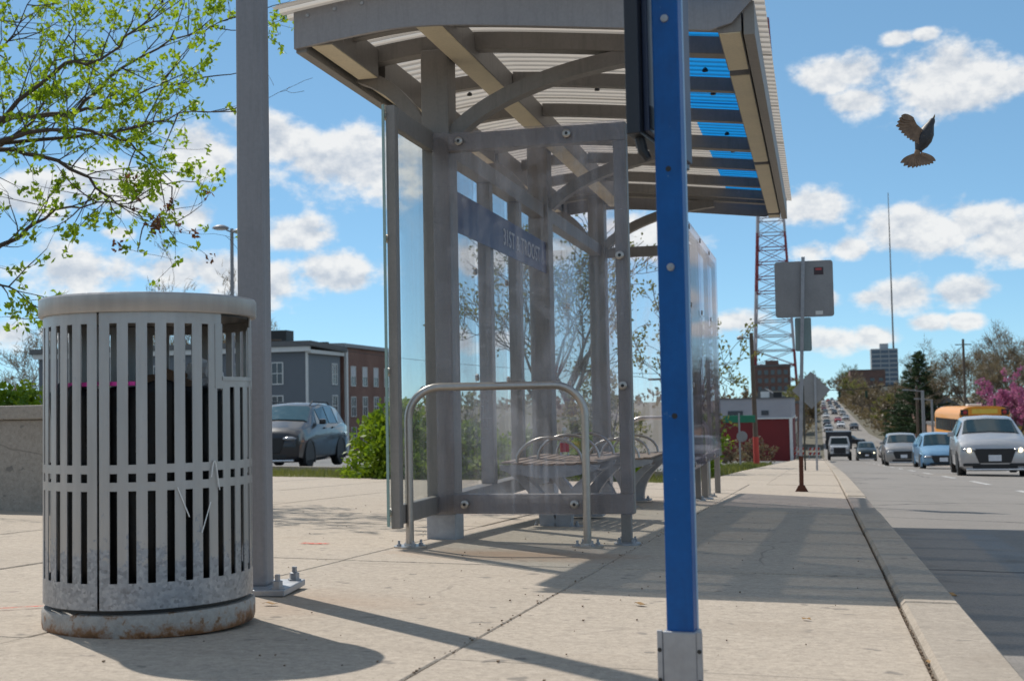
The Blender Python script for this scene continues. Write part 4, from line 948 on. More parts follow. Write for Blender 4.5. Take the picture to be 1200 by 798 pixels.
def car(name, label, loc, rz, L, W, H, pm, style='suv', group=None, lit=False, detail=2, cat='car', plate=True, grille=True, rails=False, dark_glass=CGLASS):
    t = thing(name, label, cat, loc, rz, group); S = STY[style]; hw = W/2
    rows = []
    for (fy, zl, zs, zt, wl, wt_) in S:
        y = -L/2+fy*L; zl, zs, zt = zl if zl > .3*0+.3 and False else zl*1.0, zs*H, zt*H; wl_, wt2 = wl*hw, wt_*hw*wl
        zl = zl
        bel = [(0, zl), (wl_*.82, zl), (wl_*.97, zl+.10), (wl_, lerp(zl, zs, .62)), (wl_*.965, zs), (wt2, zt-.05), (wt2*.82, zt-.008), (0, zt+.02)]
        ring = [(x, y, z) for x, z in bel] + [(-x, y, z) for x, z in bel[6:0:-1]]
        rows.append(ring)
    n = 14; m = MB()
    for r_ in rows: m.v += r_
    for i in range(len(rows)-1):
        for j in range(n): m.f.append((i*n+j, i*n+(j+1)%n, (i+1)*n+(j+1)%n, (i+1)*n+j))
    m.f += [tuple(range(n)), tuple((len(rows)-1)*n+j for j in range(n))]
    m.build('body', pm, t, smooth=38)
    V = [[Vector(p) for p in r_] for r_ in rows]
    def glass(nm, pts_lo, pts_hi, push, ins=.10, insx=.06):
        k = len(pts_lo); g = MB(); lo = [a.lerp(b, ins) for a, b in zip(pts_lo, pts_hi)]; hi = [a.lerp(b, 1-ins) for a, b in zip(pts_lo, pts_hi)]
        def sq(row): c0, c1 = row[0], row[-1]; return [row[0].lerp(row[-1], insx) if i == 0 else (row[-1].lerp(row[0], insx) if i == k-1 else p) for i, p in enumerate(row)]
        lo, hi = sq(lo), sq(hi)
        g.v = [tuple(p+push) for p in lo] + [tuple(p+push) for p in hi] + [tuple(p-push) for p in lo] + [tuple(p-push) for p in hi]
        for i in range(k-1): g.f += [(i, i+1, k+i+1, k+i), (2*k+i+1, 2*k+i, 3*k+i, 3*k+i+1), (i+1, i, 2*k+i, 2*k+i+1), (k+i, k+i+1, 3*k+i+1, 3*k+i)]
        g.f += [(0, k, 3*k, 2*k), (k-1, 3*k-1, 4*k-1, 2*k-1)]
        g.build(nm, dark_glass, t, smooth=30)
    idx = [5, 6, 7, 8, 9]
    glass('windshield', [V[3][i] for i in idx], [V[4][i] for i in idx], Vector((0, -.012, .018)), .07, .03)
    e = 7 if style != 'sedan' else 6
    glass('rear_window', [V[e+1][i] for i in idx], [V[e][i] for i in idx], Vector((0, .014, .016)), .10, .04)
    for s in (0, 1):
        a4, a5 = (4, 5) if s == 0 else (10, 9); px_ = Vector((.014 if s == 0 else -.014, 0, .005))
        for i in range(4, e): glass('side_window', [V[i][a4], V[i+1][a4]], [V[i][a5], V[i+1][a5]], px_, .10, .05)
        glass('side_window', [V[3][a4].lerp(V[4][a4], .45), V[4][a4]], [V[3][a5].lerp(V[4][a5], .72), V[4][a5]], px_, .10, .05)
    r = .205*H if style == 'suv' else .215*H
    r = min(.36, r)
    for fy in (.175, .79):
        for s in (-1, 1):
            y = -L/2+fy*L; x = s*(hw-.115); add_wheel(t, x, y, r)
            if detail > 1:
                m = MB(); m.lathe([(r*1.20, s*(hw*.955)), (r*1.20, s*(hw+.004)), (r*.5, s*(hw+.004))], 24, (0, y, r*1.05), Matrix.Rotation(R(90), 4, 'Y')); 
                m = MB(); k = 20; rad = [r*1.08, r*1.26]
                for j in range(k+1):
                    a = math.pi*(-.12+1.24*j/k)
                    for q in rad: m.v += [(s*(hw*.93), y+q*math.cos(a), r+q*math.sin(a)), (s*(hw+.008), y+q*math.cos(a), r+q*math.sin(a))]
                for j in range(k):
                    b0, b1 = 4*j, 4*j+4
                    m.f += [(b0, b0+1, b1+1, b1), (b0+1, b0+3, b1+3, b1+1), (b0+3, b0+2, b1+2, b1+3), (b0+2, b0, b1, b1+2)]
                m.build('wheel_arch', DARKT if style == 'suv' else pm, t, smooth=50)
                m = MB(); m.lathe([(r*1.09, -.10), (r*1.09, .004), (0, .004)], 20, (s*(hw-.008), y, r), Matrix.Rotation(R(90), 4, 'Y')) if False else m.box(s*hw*.90-.09, s*hw*.90+.09, y-r*1.06, y+r*1.06, r*.75, r*2.02); m.build('wheel_well', DARKT, t)
    fz = S[1][2]*H
    for s in (-1, 1):
        c = Vector((s*hw*.70, -L/2+.05, S[0][2]*H*.96)); m = MB()
        m.lathe([(0, -.5), (.55, -.42), (.9, -.2), (1, 0), (.9, .2), (.55, .42), (0, .5)], 14, c, Matrix.Rotation(R(s*18), 4, 'Z') @ Matrix.Diagonal((hw*.21, .13, .115*H*.6, 1)))
        m.build('headlight', HGLASS, t, smooth=60)
        if lit: m = MB(); m.lathe([(0, -.06), (.05, -.04), (.065, 0), (.05, .04), (0, .06)], 12, c+Vector((0, -.09, -.01))); m.build('lit_lamp', HLAMP, t, smooth=60)
        m = MB(); m.cbox((s*(hw+.085), -L/2+.345*L, S[3][2]*H+.09), (.17, .10, .13)); m.build('mirror', pm, t, bevel=.03)
        if detail > 1 and cat == 'car':
            for fy in (.46, .63): m = MB(); m.cbox((s*(hw*.985), -L/2+fy*L, S[4][2]*H-.06), (.05, .16, .035)); m.build('door_handle', pm, t, bevel=.01)
    zlo = S[1][1]
    if grille:
        m = MB(); m.prism([(-hw*.44,.50*fz),(hw*.44,.50*fz),(hw*.60,.93*fz),(-hw*.60,.93*fz)], lambda p: (p[0], -L/2-.014, p[1]), lambda p: (p[0], -L/2+.12, p[1])); m.build('grille', DARKT, t, bevel=.02)
        m = MB(); m.box(-hw*.62, hw*.62, -L/2-.010, -L/2+.1, .30*fz+.04, .47*fz); m.build('lower_intake', DARKT, t, bevel=.02)
    m = MB(); m.box(-hw*.80, hw*.80, -L/2-.02, -L/2+.15, .24, .30*fz+.035); m.build('bumper_lip', CHROME if style == 'suv' else pm, t, bevel=.025)
    if plate: m = MB(); m.box(-.16, .16, -L/2-.03, -L/2-.013, .56*fz, .56*fz+.16); m.build('licence_plate', PLATE, t)
    if rails:
        for s in (-1, 1): m = MB(); m.tube([(s*hw*.62, -L*.08, H*.965), (s*hw*.64, -L*.04, H*1.02), (s*hw*.64, L*.25, H*1.01), (s*hw*.62, L*.30, H*.96)], .02, 6); m.build('roof_rail', DARKT, t)
    return t
def road_z(x, y): return G(x, y)-.145
def at_road(x, y): return (x, y, road_z(x, y))
SILV = paint('silver_paint', (.42, .42, .43), .5); SILV2 = paint('grey_silver_paint', (.30, .29, .28), .5); LBLUE = paint('light_blue_paint', (.17, .32, .47), .3); CHAR = paint('charcoal_paint', (.014, .013, .017), .05)
s1 = car('oncoming_car', 'silver crossover with lit headlamps coming towards us, nearest on the road', at_road(4.55, 37.5), R(-2), 4.35, 1.82, 1.66, SILV, 'suv', 'oncoming cars', True, rails=False)
for s in (-1, 1):
    m = MB(); m.box(min(s*.36, s*.80), max(s*.36, s*.80), -2.20, -2.05, .36, .44); m.build('fog_trim', DARKT, s1, bevel=.02)
car('oncoming_car', 'light blue hatchback coming behind the nearest silver crossover', at_road(4.72, 55), R(2), 3.9, 1.70, 1.50, LBLUE, 'hatch', 'oncoming cars')
car('oncoming_car', 'grey-silver crossover leading the oncoming row near the road centre', at_road(4.05, 68), R(0), 4.5, 1.83, 1.68, SILV2, 'suv', 'oncoming cars')
car('parked_car', 'dark charcoal crossover parked in the lot behind the steel pole', (-13.35, 30.5, G(-13.3, 30.5)-.10), R(6), 4.6, 1.86, 1.68, CHAR, 'suv', 'cars in the lot', False, rails=True, dark_glass=pmat('parked_glass', (.05, .09, .10), .06, 0, spec=.9))
car('parked_car', 'pale blue car just showing above the green shrub', (-11.6, 38.0, G(-11.6, 38)-.10), R(70), 4.4, 1.78, 1.5, paint('pale_blue_paint', (.25, .42, .55)), 'hatch', 'cars in the lot')
WP = paint('white_car', (.62, .62, .62), .1)
def far_car(label, x, y, rz, pm, style='sedan', lit=False, H=1.5): return car('distant_car', label, at_road(x, y), rz, 4.5, 1.8, H, pm, style, 'distant traffic', lit, 1)
far_car('dark distant jeep with bright headlamps beside the white truck', 4.1, 121, 0, paint('dark_green_paint', (.03, .045, .05)), 'suv', True, 1.75)
far_car('silver distant car furthest left in the oncoming pair', 7.4, 150, 0, SILV2, 'sedan'); far_car('pale blue distant car next to the oncoming pair', 9.0, 138, 0, LBLUE, 'hatch')
far_car('dark car crossing the dip beyond the white truck', 4.6, 205, R(70), CHAR, 'sedan')
HC = [(2.0, 300, CHAR, 'dark'), (5.4, 320, paint('red_car', (.35, .03, .03)), 'red'), (2.2, 360, WP, 'white'), (8.2, 340, SILV, 'silver'), (5.6, 400, CHAR, 'black'), (8.6, 430, WP, 'pale'), (2.0, 455, paint('maroon_car', (.16, .02, .03)), 'maroon'), (5.2, 500, SILV2, 'grey'), (8.4, 540, CHAR, 'dark grey'), (2.4, 590, WP, 'small white'), (5.4, 640, paint('tiny_red', (.4, .04, .03)), 'small red')]
HC = [(x*.82, y, p, c) for x, y, p, c in HC]
HC2 = [(8.6, 275, CHAR), (2.1, 265, SILV), (5.5, 285, WP), (8.3, 385, SILV2), (2.2, 405, CHAR), (5.4, 455, WP), (8.4, 480, CHAR), (2.2, 530, SILV), (5.6, 565, CHAR), (8.5, 610, WP), (2.2, 660, CHAR), (8.3, 690, SILV)]
for i, (x, y, pm) in enumerate(HC2): x *= .82; far_car('%s car on the far hill, %s of the second dozen from the bottom' % ({CHAR: 'dark', SILV: 'silver', WP: 'white', SILV2: 'grey'}[pm], ['first', 'second', 'third', 'fourth', 'fifth', 'sixth', 'seventh', 'eighth', 'ninth', 'tenth', 'eleventh', 'twelfth'][i]), x, y, 0, pm, 'sedan' if i % 2 else 'suv')
for i, (x, y, pm, c) in enumerate(HC):
    far_car(['%s car low on the far hill, left lane', '%s car low on the far hill, middle lane', '%s car a little up the far hill, left lane', '%s car low on the far hill, right lane', '%s car halfway up the far hill, middle lane', '%s car halfway up the far hill, right lane', '%s car halfway up the far hill, left lane', '%s car high on the far hill, middle lane', '%s car high on the far hill, right lane', '%s car near the crest, left lane', '%s car near the crest, middle lane'][i] % c, x, y, 0, pm, 'suv' if i % 2 else 'sedan')
# school bus
bz_ = road_z(8.0, 70)
bus = thing('school_bus', 'orange-yellow school bus behind the oncoming cars', 'bus', (8.05, 70, bz_), R(2))
def rounded(hw, z0, z1, r, n=6):
    p = [(-hw, z0), (hw, z0)]
    for i in range(n+1): a = math.pi/2*i/n; p.append((hw-r+r*math.cos(a), z1-r*.55+r*.55*math.sin(a)))
    for i in range(n+1): a = math.pi/2+math.pi/2*i/n; p.append((-hw+r+r*math.cos(a), z1-r*.55+r*.55*math.sin(a)))
    return p
m = MB(); m.prism(rounded(1.2, .45, 3.12, .75), lambda p: (p[0], -2.4, p[1]), lambda p: (p[0], 7.6, p[1])); m.build('body', YELLOW, bus, smooth=35)
m = MB(); m.prism(rounded(1.22, 2.72, 3.16, .76), lambda p: (p[0], -2.52, p[1]), lambda p: (p[0], -2.25, p[1])); m.build('roof_cap', YELLOW, bus, smooth=35)
m = MB(); m.box(-.62, .62, -2.56, -2.5, 2.78, 3.02); m.build('sign_board', pmat('bus_board', (.62, .45, .06), .5), bus)
m = MB(); m.prism(rounded(1.05, .5, 1.62, .35), lambda p: (p[0]*.93, -4.0, p[1]-.06), lambda p: (p[0], -2.41, p[1])); m.build('bonnet', YELLOW, bus, smooth=35)
m = MB(); m.box(-1.08, 1.08, -2.44, -2.405, 1.68, 2.66); m.build('windscreen', CGLASS, bus)
m = MB(); m.box(-.03, .03, -2.46, -2.441, 1.68, 2.66); m.build('windscreen_bar', DARKT, bus)
for s in (-1, 1):
    m = MB(); m.box(s*.98-.18, s*.98+.18, -2.55, -2.40, 2.72, 3.0); m.build('lamp_panel', DARKT, bus)
    m = MB(); m.lathe([(.1, 0), (.1, .03), (0, .05)], 12, (s*.95, -2.56, 2.86), Matrix.Rotation(R(90), 4, 'X')); m.build('warning_lamp', pmat('red_lens', (.35, .02, .02), .3), bus)
    for i in range(9): m = MB(); m.box(min(s*1.19, s*1.215), max(s*1.19, s*1.215), -2.0+i*1.04, -1.1+i*1.04, 1.85, 2.5); m.build('side_window', CGLASS, bus)
    for z in (1.1, 1.55): m = MB(); m.box(min(s*1.195, s*1.21), max(s*1.195, s*1.21), -2.3, 7.5, z, z+.07); m.build('rub_rail', DARKT, bus)
    for y in (-3.2, 5.0): add_wheel(bus, s*1.0, y, .48, .28)
    m = MB(); m.cbox((s*1.0, -3.98, .98), (.2, .06, .2)); m.build('headlight', HGLASS, bus, bevel=.02)
m = MB(); m.box(-1.1, 1.1, -4.15, -4.0, .45, .75); m.build('bumper', DARKT, bus); m = MB(); m.box(-.6, .6, -4.02, -3.985, .8, 1.3); m.build('grille', DARKT, bus)
m = MB(); m.cbox((0, 1.0, 3.2), (.7, .9, .12)); m.build('roof_hatch', OFFW, bus, bevel=.03)
# white dump truck
tk = thing('dump_truck', 'white truck cab with a black tipper body facing us down the road', 'truck', at_road(1.75, 124))
m = MB(); m.prism([(-.95,.75),(.95,.75),(1.0,1.5),(.82,2.25),(-.82,2.25),(-1.0,1.5)], lambda p: (p[0], -1.0, p[1]), lambda p: (p[0], .7, p[1])); m.build('cab', WP, tk, bevel=.06)
m = MB(); m.prism([(-.9,.7),(.9,.7),(.86,1.45),(-.86,1.45)], lambda p: (p[0]*.95, -2.5, p[1]-.04), lambda p: (p[0], -.98, p[1])); m.build('bonnet', WP, tk, bevel=.08)
m = MB(); m.prism([(-.80,1.58),(.80,1.58),(.70,2.15),(-.70,2.15)], lambda p: (p[0], -1.035, p[1]), lambda p: (p[0], -.99, p[1])); m.build('windscreen', CGLASS, tk)
m = MB(); m.box(-.55, .55, -2.53, -2.46, .75, 1.3); m.build('grille', DARKT, tk); m = MB(); m.box(-1.0, 1.0, -2.62, -2.48, .45, .72); m.build('bumper', DARKT, tk, bevel=.03)
m = MB(); m.box(-1.2, 1.2, .8, 4.6, 1.0, 2.7); m.build('tipper_body', BLACKM, tk, bevel=.04)
for s in (-1, 1):
    m = MB(); m.cbox((s*.72, -2.5, 1.05), (.24, .08, .22)); m.build('headlight', HGLASS, tk, bevel=.02)
    m = MB(); m.cbox((s*1.2, -.9, 1.75), (.16, .1, .35)); m.build('mirror', DARKT, tk)
    for y in (-1.75, 3.2): add_wheel(tk, s*.95, y, .45, .26)

# ------------------------------------------------------------------ buildings
BRICK = brickmat('red_brick', (.20, .105, .08), (.25, .13, .095), (.28, .24, .21))
BRICKD = brickmat('dark_brick', (.15, .085, .07), (.19, .105, .085), (.22, .19, .17)); TANB = brickmat('tan_brick', (.34, .26, .19), (.30, .22, .16), (.36, .32, .27))
SIDE = pmat('blue_grey_siding', (.165, .185, .205), .7, var=.06, scale=1); SIDE_D = pmat('dark_grey_siding', (.125, .14, .158), .7, var=.06, scale=1)
ROOFG = pmat('roof_grey', (.13, .13, .13), .8); REDW = pmat('red_painted_wall', (.155, .015, .016), .75, var=.18, scale=.7); WHW = pmat('white_grey_wall', (.32, .32, .345), .75, var=.08, scale=.6)
def wbox(t, name, mat, x0, x1, y0, y1, z0, z1, parent=None, bevel=0):
    m = MB(); m.box(x0, x1, y0, y1, z0, z1); return P_(m, name, mat, parent or t, bevel=bevel)
def window(t, face, u, v, fixed, wd, h, blind=False, fr=.09, mull=True, frame_mat=OFFW):
    # face 'y': wall looks towards -Y at y=fixed (u = x); face 'x': wall looks towards +X at x=fixed (u = y)
    def bx_(u0, u1, z0, z1, d0, d1):
        return (u0, u1, fixed-d1, fixed-d0, z0, z1) if face == 'y' else (fixed+d0, fixed+d1, u0, u1, z0, z1)
    a, b = u-wd/2, u+wd/2; m = MB()
    for q in (bx_(a-fr, a, v-fr, v+h+fr, .0, .07), bx_(b, b+fr, v-fr, v+h+fr, .0, .07), bx_(a, b, v-fr, v, .0, .069), bx_(a, b, v+h, v+h+fr, .0, .069)): m.box(*q)
    if mull: m.box(*bx_(a, b, v+h*.5-.03, v+h*.5+.03, .005, .055)); m.box(*bx_(u-.025, u+.025, v, v+h, .005, .05))
    f = P_(m, 'window', frame_mat, t)
    m = MB(); m.box(*bx_(a, b, v, v+h, -.05, .02)); P_(m, 'pane', WPANE, f)
    if blind: m = MB(); m.box(*bx_(a+.02, b-.02, v+h*.52, v+h-.02, .021, .03)); P_(m, 'blind', BLIND, f)
# apartment block behind the lot
ax = -42.4; ay = 100; ag = -3.5
ap = thing('apartment_building', 'blue-grey sided apartment block with white trim beyond the parking lot', 'building', (ax-6, ay+4, ag))
wbox(ap, 'front_wall', SIDE_D, ax-26, ax, ay, ay+.3, ag-1, 5.9); wbox(ap, 'side_wall', SIDE, ax-.3, ax-.002, ay+.302, ay+7.6, ag-1, 5.55)
wbox(ap, 'rear_wall', SIDE, ax-26, ax-.35, ay+7.3, ay+7.6, ag-1, 5.5)
m = MB(); m.add([(ax-26.6, ay-.55, 6.0), (ax+.55, ay-.55, 6.0), (ax+.55, ay+8.1, 5.75), (ax-26.6, ay+8.1, 5.75), (ax-26.6, ay-.55, 6.45), (ax+.55, ay-.55, 6.45), (ax+.55, ay+8.1, 6.2), (ax-26.6, ay+8.1, 6.2)], [(3,2,1,0),(4,5,6,7),(0,1,5,4),(1,2,6,5),(2,3,7,6),(3,0,4,7)])
rf = P_(m, 'roof', ROOFG, ap); wbox(ap, 'eave_board', OFFW, ax-26.3, ax+.35, ay-.40, ay-.02, 5.55, 5.98); wbox(ap, 'eave_board', OFFW, ax+.003, ax+.35, ay-.015, ay+7.8, 5.4, 5.72)
wbox(ap, 'corner_trim', OFFW, ax-.12, ax+.06, ay-.06, ay-.003, ag, 5.54); wbox(ap, 'corner_trim', OFFW, ax+.002, ax+.06, ay+.0, ay+.14, ag, 5.38)
for (x, y, sx, sy, h) in ((ax-6.3, ay+3, 1.6, 1.5, 1.15), (ax-3.7, ay+3.2, 1.5, 1.6, 1.3), (ax-2.4, ay+4.2, .9, .7, .4), (ax+.0-1.2, ay+6.2, 1.2, .6, .35)):
    m = MB(); m.cbox((x, y, 6.3+h/2), (sx, sy, h)); P_(m, 'roof_unit', DARKT, rf)
for z in (4.05-.2, 1.0, -2.0):
    for x in (-2.75, -6.6, -10.5, -14.5): window(ap, 'y', ax+x, z-1.0, ay, .95, 1.75)
    window(ap, 'x', ay+6.2, z-1.0, ax, 1.1, 1.75)
br = thing('brick_building', 'three-storey red brick wing adjoining the blue-grey apartment block', 'building', (ax-5, ay+18, ag))
wbox(br, 'street_wall', BRICK, ax-.35, ax-.05, ay+8.6, ay+24, ag-1, 6.25); wbox(br, 'front_wall', BRICK, ax-18, ax-.36, ay+8.6, ay+8.9, ag-1, 6.6)
wbox(br, 'recess_wall', BRICKD, ax-.9, ax-.4, ay+7.62, ay+8.58, ag-1, 6.1); wbox(br, 'downpipe', OFFW, ax-.02, ax+.2, ay+8.7, ay+9.15, ag, 6.0)
m = MB(); m.add([(ax-18, ay+8.3, 6.61), (ax+.2, ay+8.3, 6.28), (ax+.2, ay+24, 6.28), (ax-18, ay+24, 6.61), (ax-18, ay+8.3, 7.0), (ax+.2, ay+8.3, 6.62), (ax+.2, ay+24, 6.62), (ax-18, ay+24, 7.0)], [(3,2,1,0),(4,5,6,7),(0,1,5,4),(1,2,6,5),(2,3,7,6),(3,0,4,7)]); P_(m, 'roof', pmat('parapet_metal', (.24, .25, .26), .6), br)
for z in (3.7, .85, -2.0):
    for k in range(4): window(br, 'x', ay+11.0+k*3.1, z-.95, ax-.05, 1.15, 1.75, blind=(z > 3), fr=.07)
# red painted shop
rg = G(-4, 90)-.1
rs = thing('red_shop', 'low red-painted shop with pale upper wall and two dark windows', 'building', (-4.4, 94, rg))
wbox(rs, 'lower_wall', REDW, -6.9, -1.9, 90, 104, rg-.3, -.62); wbox(rs, 'upper_wall', WHW, -6.92, -1.88, 89.98, 104.02, -.618, .72); wbox(rs, 'ledge', OFFW, -6.98, -1.82, 89.88, 104.1, -.70, -.60); wbox(rs, 'corner_post', OFFW, -2.05, -1.84, 89.9, 90.1, rg-.3, -.61)
wbox(rs, 'roof_coping', ROOFG, -7.0, -1.8, 89.9, 104.1, .722, .80)
for x, wd in ((-5.75, 1.05), (-3.7, .5)): wbox(rs, 'window', WPANE, x-wd/2, x+wd/2, 89.93, 89.979, -.42, -.1)
wbox(rs, 'roof_unit', OFFW, -4.1, -3.5, 93, 94, .802, 1.25); wbox(rs, 'roof_unit', DARKT, -3.2, -2.6, 93, 94, .802, 1.2)
# brick tower behind it
bt_ = thing('brick_tower', 'tall brown brick building rising behind the red shop', 'building', (-17.2, 500, G(-17, 500)))
wbox(bt_, 'wall', BRICKD, -23.9, -10.6, 500, 512, G(-17, 500)-2, 14.0); wbox(bt_, 'parapet', ROOFG, -24.1, -10.4, 499.8, 512.2, 14.01, 14.6); wbox(bt_, 'stair_head', BRICKD, -20, -15, 502, 508, 14.61, 16.4)
for r_i in range(4):
    for c_i in range(5): wbox(bt_, 'window', WPANE, -22.9+c_i*2.5, -21.4+c_i*2.5, 499.92, 499.99, 1.2+r_i*3.2, 3.0+r_i*3.2)
# high-rise far off
HRW = pmat('concrete_panel', (.34, .36, .38), .8, var=.05)
hr = thing('high_rise', 'slab apartment tower with blue-grey window bands on the skyline', 'building', (40, 800, G(14, 800)))
wbox(hr, 'wall', HRW, 32, 47.8, 800, 816, -2, 31.2); wbox(hr, 'plant_room', HRW, 37.5, 42.5, 804, 812, 31.2, 34.5)
HB = pmat('window_band', (.05, .08, .13), .2, spec=.7)
for k in range(10):
    for a, b in ((32.5, 37.2), (37.8, 42.2), (42.8, 47.4)): wbox(hr, 'window_band', HB, a, b, 799.85, 799.995, 3.2+k*2.8, 5.0+k*2.8)
# small buildings down the street and up the far hill
def shop(label, x0, x1, y0, y1, h, mat, roof='flat', nx=3, rows=1, z=None):
    z = G((x0+x1)/2, y0)-.2 if z is None else z
    t = thing('street_building', label, 'building', ((x0+x1)/2, y0, z), group='buildings along the far street')
    wbox(t, 'wall', mat, x0, x1, y0, y1, z-1.5, z+h)
    if roof == 'flat': wbox(t, 'parapet', ROOFG, x0-.1, x1+.1, y0-.1, y1+.1, z+h+.002, z+h+.35)
    else:
        m = MB(); xm = (x0+x1)/2; m.prism([(x0-.4, z+h+.002), (x1+.4, z+h+.002), (xm, z+h+(x1-x0)*.35)], lambda p: (p[0], y0-.4, p[1]), lambda p: (p[0], y1+.4, p[1])); P_(m, 'roof', ROOFG, t)
    wd = (x1-x0)/nx
    for r_i in range(rows):
        for c_i in range(nx): wbox(t, 'window', WPANE, x0+wd*(c_i+.25), x0+wd*(c_i+.75), y0-.06, y0-.005, z+1.0+r_i*3, z+2.4+r_i*3)
    if x0 > 5:      # the side that looks at the road
        for c_i in range(int((y1-y0)/4)): wbox(t, 'window', WPANE, x0-.06, x0-.005, y0+1.2+c_i*4, y0+3.2+c_i*4, z+1.0, z+2.5)
    else:
        for c_i in range(int((y1-y0)/4)): wbox(t, 'window', WPANE, x1+.005, x1+.06, y0+1.2+c_i*4, y0+3.2+c_i*4, z+1.0, z+2.5)
    return t
YW = pmat('ochre_wall', (.42, .27, .06), .8); ORW = pmat('salmon_wall', (.45, .27, .17), .8); CRW = pmat('cream_wall', (.5, .45, .36), .8)
shop('brown brick shop just beyond the red shop', -10, -2.6, 120, 132, 4.2, BRICKD); shop('cream low shop further down the left side', -11, -2.8, 150, 166, 4.0, CRW)
shop('two-storey brick block on the left before the hill', -14, -3, 190, 212, 6.5, BRICK, 'flat', 4, 2); shop('gabled grey house on the left of the hill', -16, -4.5, 250, 266, 5, WHW, 'gable'); shop('brick shop on the left up the hill', -15, -4, 330, 350, 6, BRICKD, 'flat', 4, 2); shop('cream block on the left high on the hill', -16, -4, 430, 455, 7, CRW, 'flat', 4, 2); shop('brick block on the left near the crest', -18, -4, 560, 590, 8, BRICK, 'flat', 4, 2)
shop('ochre low building behind the oncoming cars', 13.6, 22, 118, 136, 3.2, YW); shop('salmon low building right of the road dip', 14.2, 24, 160, 180, 3.6, ORW); shop('brick corner block right of the road dip', 14.5, 26, 205, 225, 5.5, BRICK, 'flat', 3, 2); shop('tan brick house on the right of the hill', 15, 27, 260, 280, 5, TANB, 'gable'); shop('white shop on the right of the hill', 15, 26, 320, 340, 5, WHW); shop('brick terrace on the right halfway up the hill', 15, 28, 390, 420, 7, BRICKD, 'flat', 4, 2); shop('cream block on the right high on the hill', 15, 30, 480, 505, 8, CRW, 'flat', 4, 2); shop('tall brick block on the right near the crest', 14.5, 30, 600, 640, 15, BRICKD, 'flat', 4, 4)

# ------------------------------------------------------------------ broadcast tower and guyed mast
RWP = {0: pmat('tower_red', (.24, .035, .04), .7), 1: pmat('tower_white', (.40, .36, .37), .7)}
tw = thing('lattice_tower', 'red and white lattice broadcast tower behind the shelter roof', 'tower', (-22.6, 700, G(-22, 700)))
def twx(z): return lerp(12.0, 1.4, min(1, max(0, (z+6)/226.0)))
zz = -4.0; lv_ = 0; step = 8.0; 
while zz < 210:
    z1 = zz+step; a, b = twx(zz), twx(z1); m = MB(); c = (-22.6, 700)
    for sx, sy in ((-1,-1),(1,-1),(1,1),(-1,1)): m.bar((c[0]+sx*a, c[1]+sy*a, zz), (c[0]+sx*b, c[1]+sy*b, z1), .8, .8)
    for (p, q) in (((-1,-1),(1,-1)), ((1,-1),(1,1)), ((1,1),(-1,1)), ((-1,1),(-1,-1))):
        m.bar((c[0]+p[0]*a, c[1]+p[1]*a, zz), (c[0]+q[0]*a, c[1]+q[1]*a, zz), .5, .5)
        m.bar((c[0]+p[0]*a, c[1]+p[1]*a, zz), (c[0]+q[0]*b, c[1]+q[1]*b, z1), .30, .30); m.bar((c[0]+q[0]*a, c[1]+q[1]*a, zz), (c[0]+p[0]*b, c[1]+p[1]*b, z1), .30, .30)
    P_(m, 'lattice_bay', RWP[(lv_//4) % 2], tw); zz = z1; lv_ += 1
mg = G(14, 998); gm_ = thing('guyed_mast', 'very thin tall radio mast above the slab tower', 'mast', (62.3, 1100, mg))
for k in range(7): m = MB(); m.tube([(62.3, 1100, -2+k*25.2), (62.3, 1100, -2+(k+1)*25.2)], [.95-.09*k, .95-.09*(k+1)], 6); P_(m, 'mast_section', [ALU, ROOFG][k % 2], gm_)
# ------------------------------------------------------------------ parking lot lamp
lp = thing('lot_lamp', 'tall thin parking lot lamp with two flat round heads', 'street lamp', (-24.16, 49, G(-24, 49)))
lz = G(-24, 49); m = MB(); m.tube([(0,0,0), (0,0,8.35-lz)], [.10, .075], 10); m.build('shaft', POLEG, lp, smooth=50)
for s, k in ((-1, 1.0), (1, .8)):
    m = MB(); m.bar((0,0,8.2-lz), (s*.25,0,8.3-lz), .06, .06); m.build('arm', POLEG, lp)
    m = MB(); m.lathe([(0, .16), (.16, .14), (.34, .06), (.36, 0), (.32, -.02), (0, -.02)], 20, (s*.52*k, 0, 8.38-lz-(.2 if s > 0 else 0))); h = m.build('lamp_head', POLEG, lp, smooth=50)
    m = MB(); m.lathe([(.26, -.045), (.26, -.0205), (0, -.0205)], 16, (s*.52*k, 0, 8.38-lz-(.2 if s > 0 else 0))); m.build('lens', OFFW, h)

# ------------------------------------------------------------------ roadside signs and poles
g0 = G(-.23, 15.3)
sp = thing('road_sign', 'back of a square grey road sign on a post with rusty foot', 'sign', (-.23, 15.3, g0))
m = MB(); m.bar((0,0,.42), (.10,0,2.78), .055, .04); m.build('post', GALV, sp); m = MB(); m.bar((0,0,0), (.005,0,.42), .062, .05); m.build('rusty_foot', pmat('rust', (.10, .035, .02), .9), sp)
m = MB(); m.prism([(-.075,0),(.075,0),(.034,.075),(-.034,.075)], lambda p: (p[0],-.05,p[1]), lambda p: (p[0],.05,p[1])); m.build('foot_cone', MATS['rust'], sp)
def rrect(w2, h2, r, n=5):
    p = []
    for cx_, cy_, a0 in ((w2-r, h2-r, 0), (-w2+r, h2-r, 90), (-w2+r, -h2+r, 180), (w2-r, -h2+r, 270)):
        for i in range(n+1): a = R(a0+90*i/n); p.append((cx_+r*math.cos(a), cy_+r*math.sin(a)))
    return p
m = MB(); m.prism(rrect(.34, .335, .035), lambda p: (p[0]+.10, .028, p[1]+2.40), lambda p: (p[0]+.10, .033, p[1]+2.40)); pn = m.build('panel', ALU, sp)
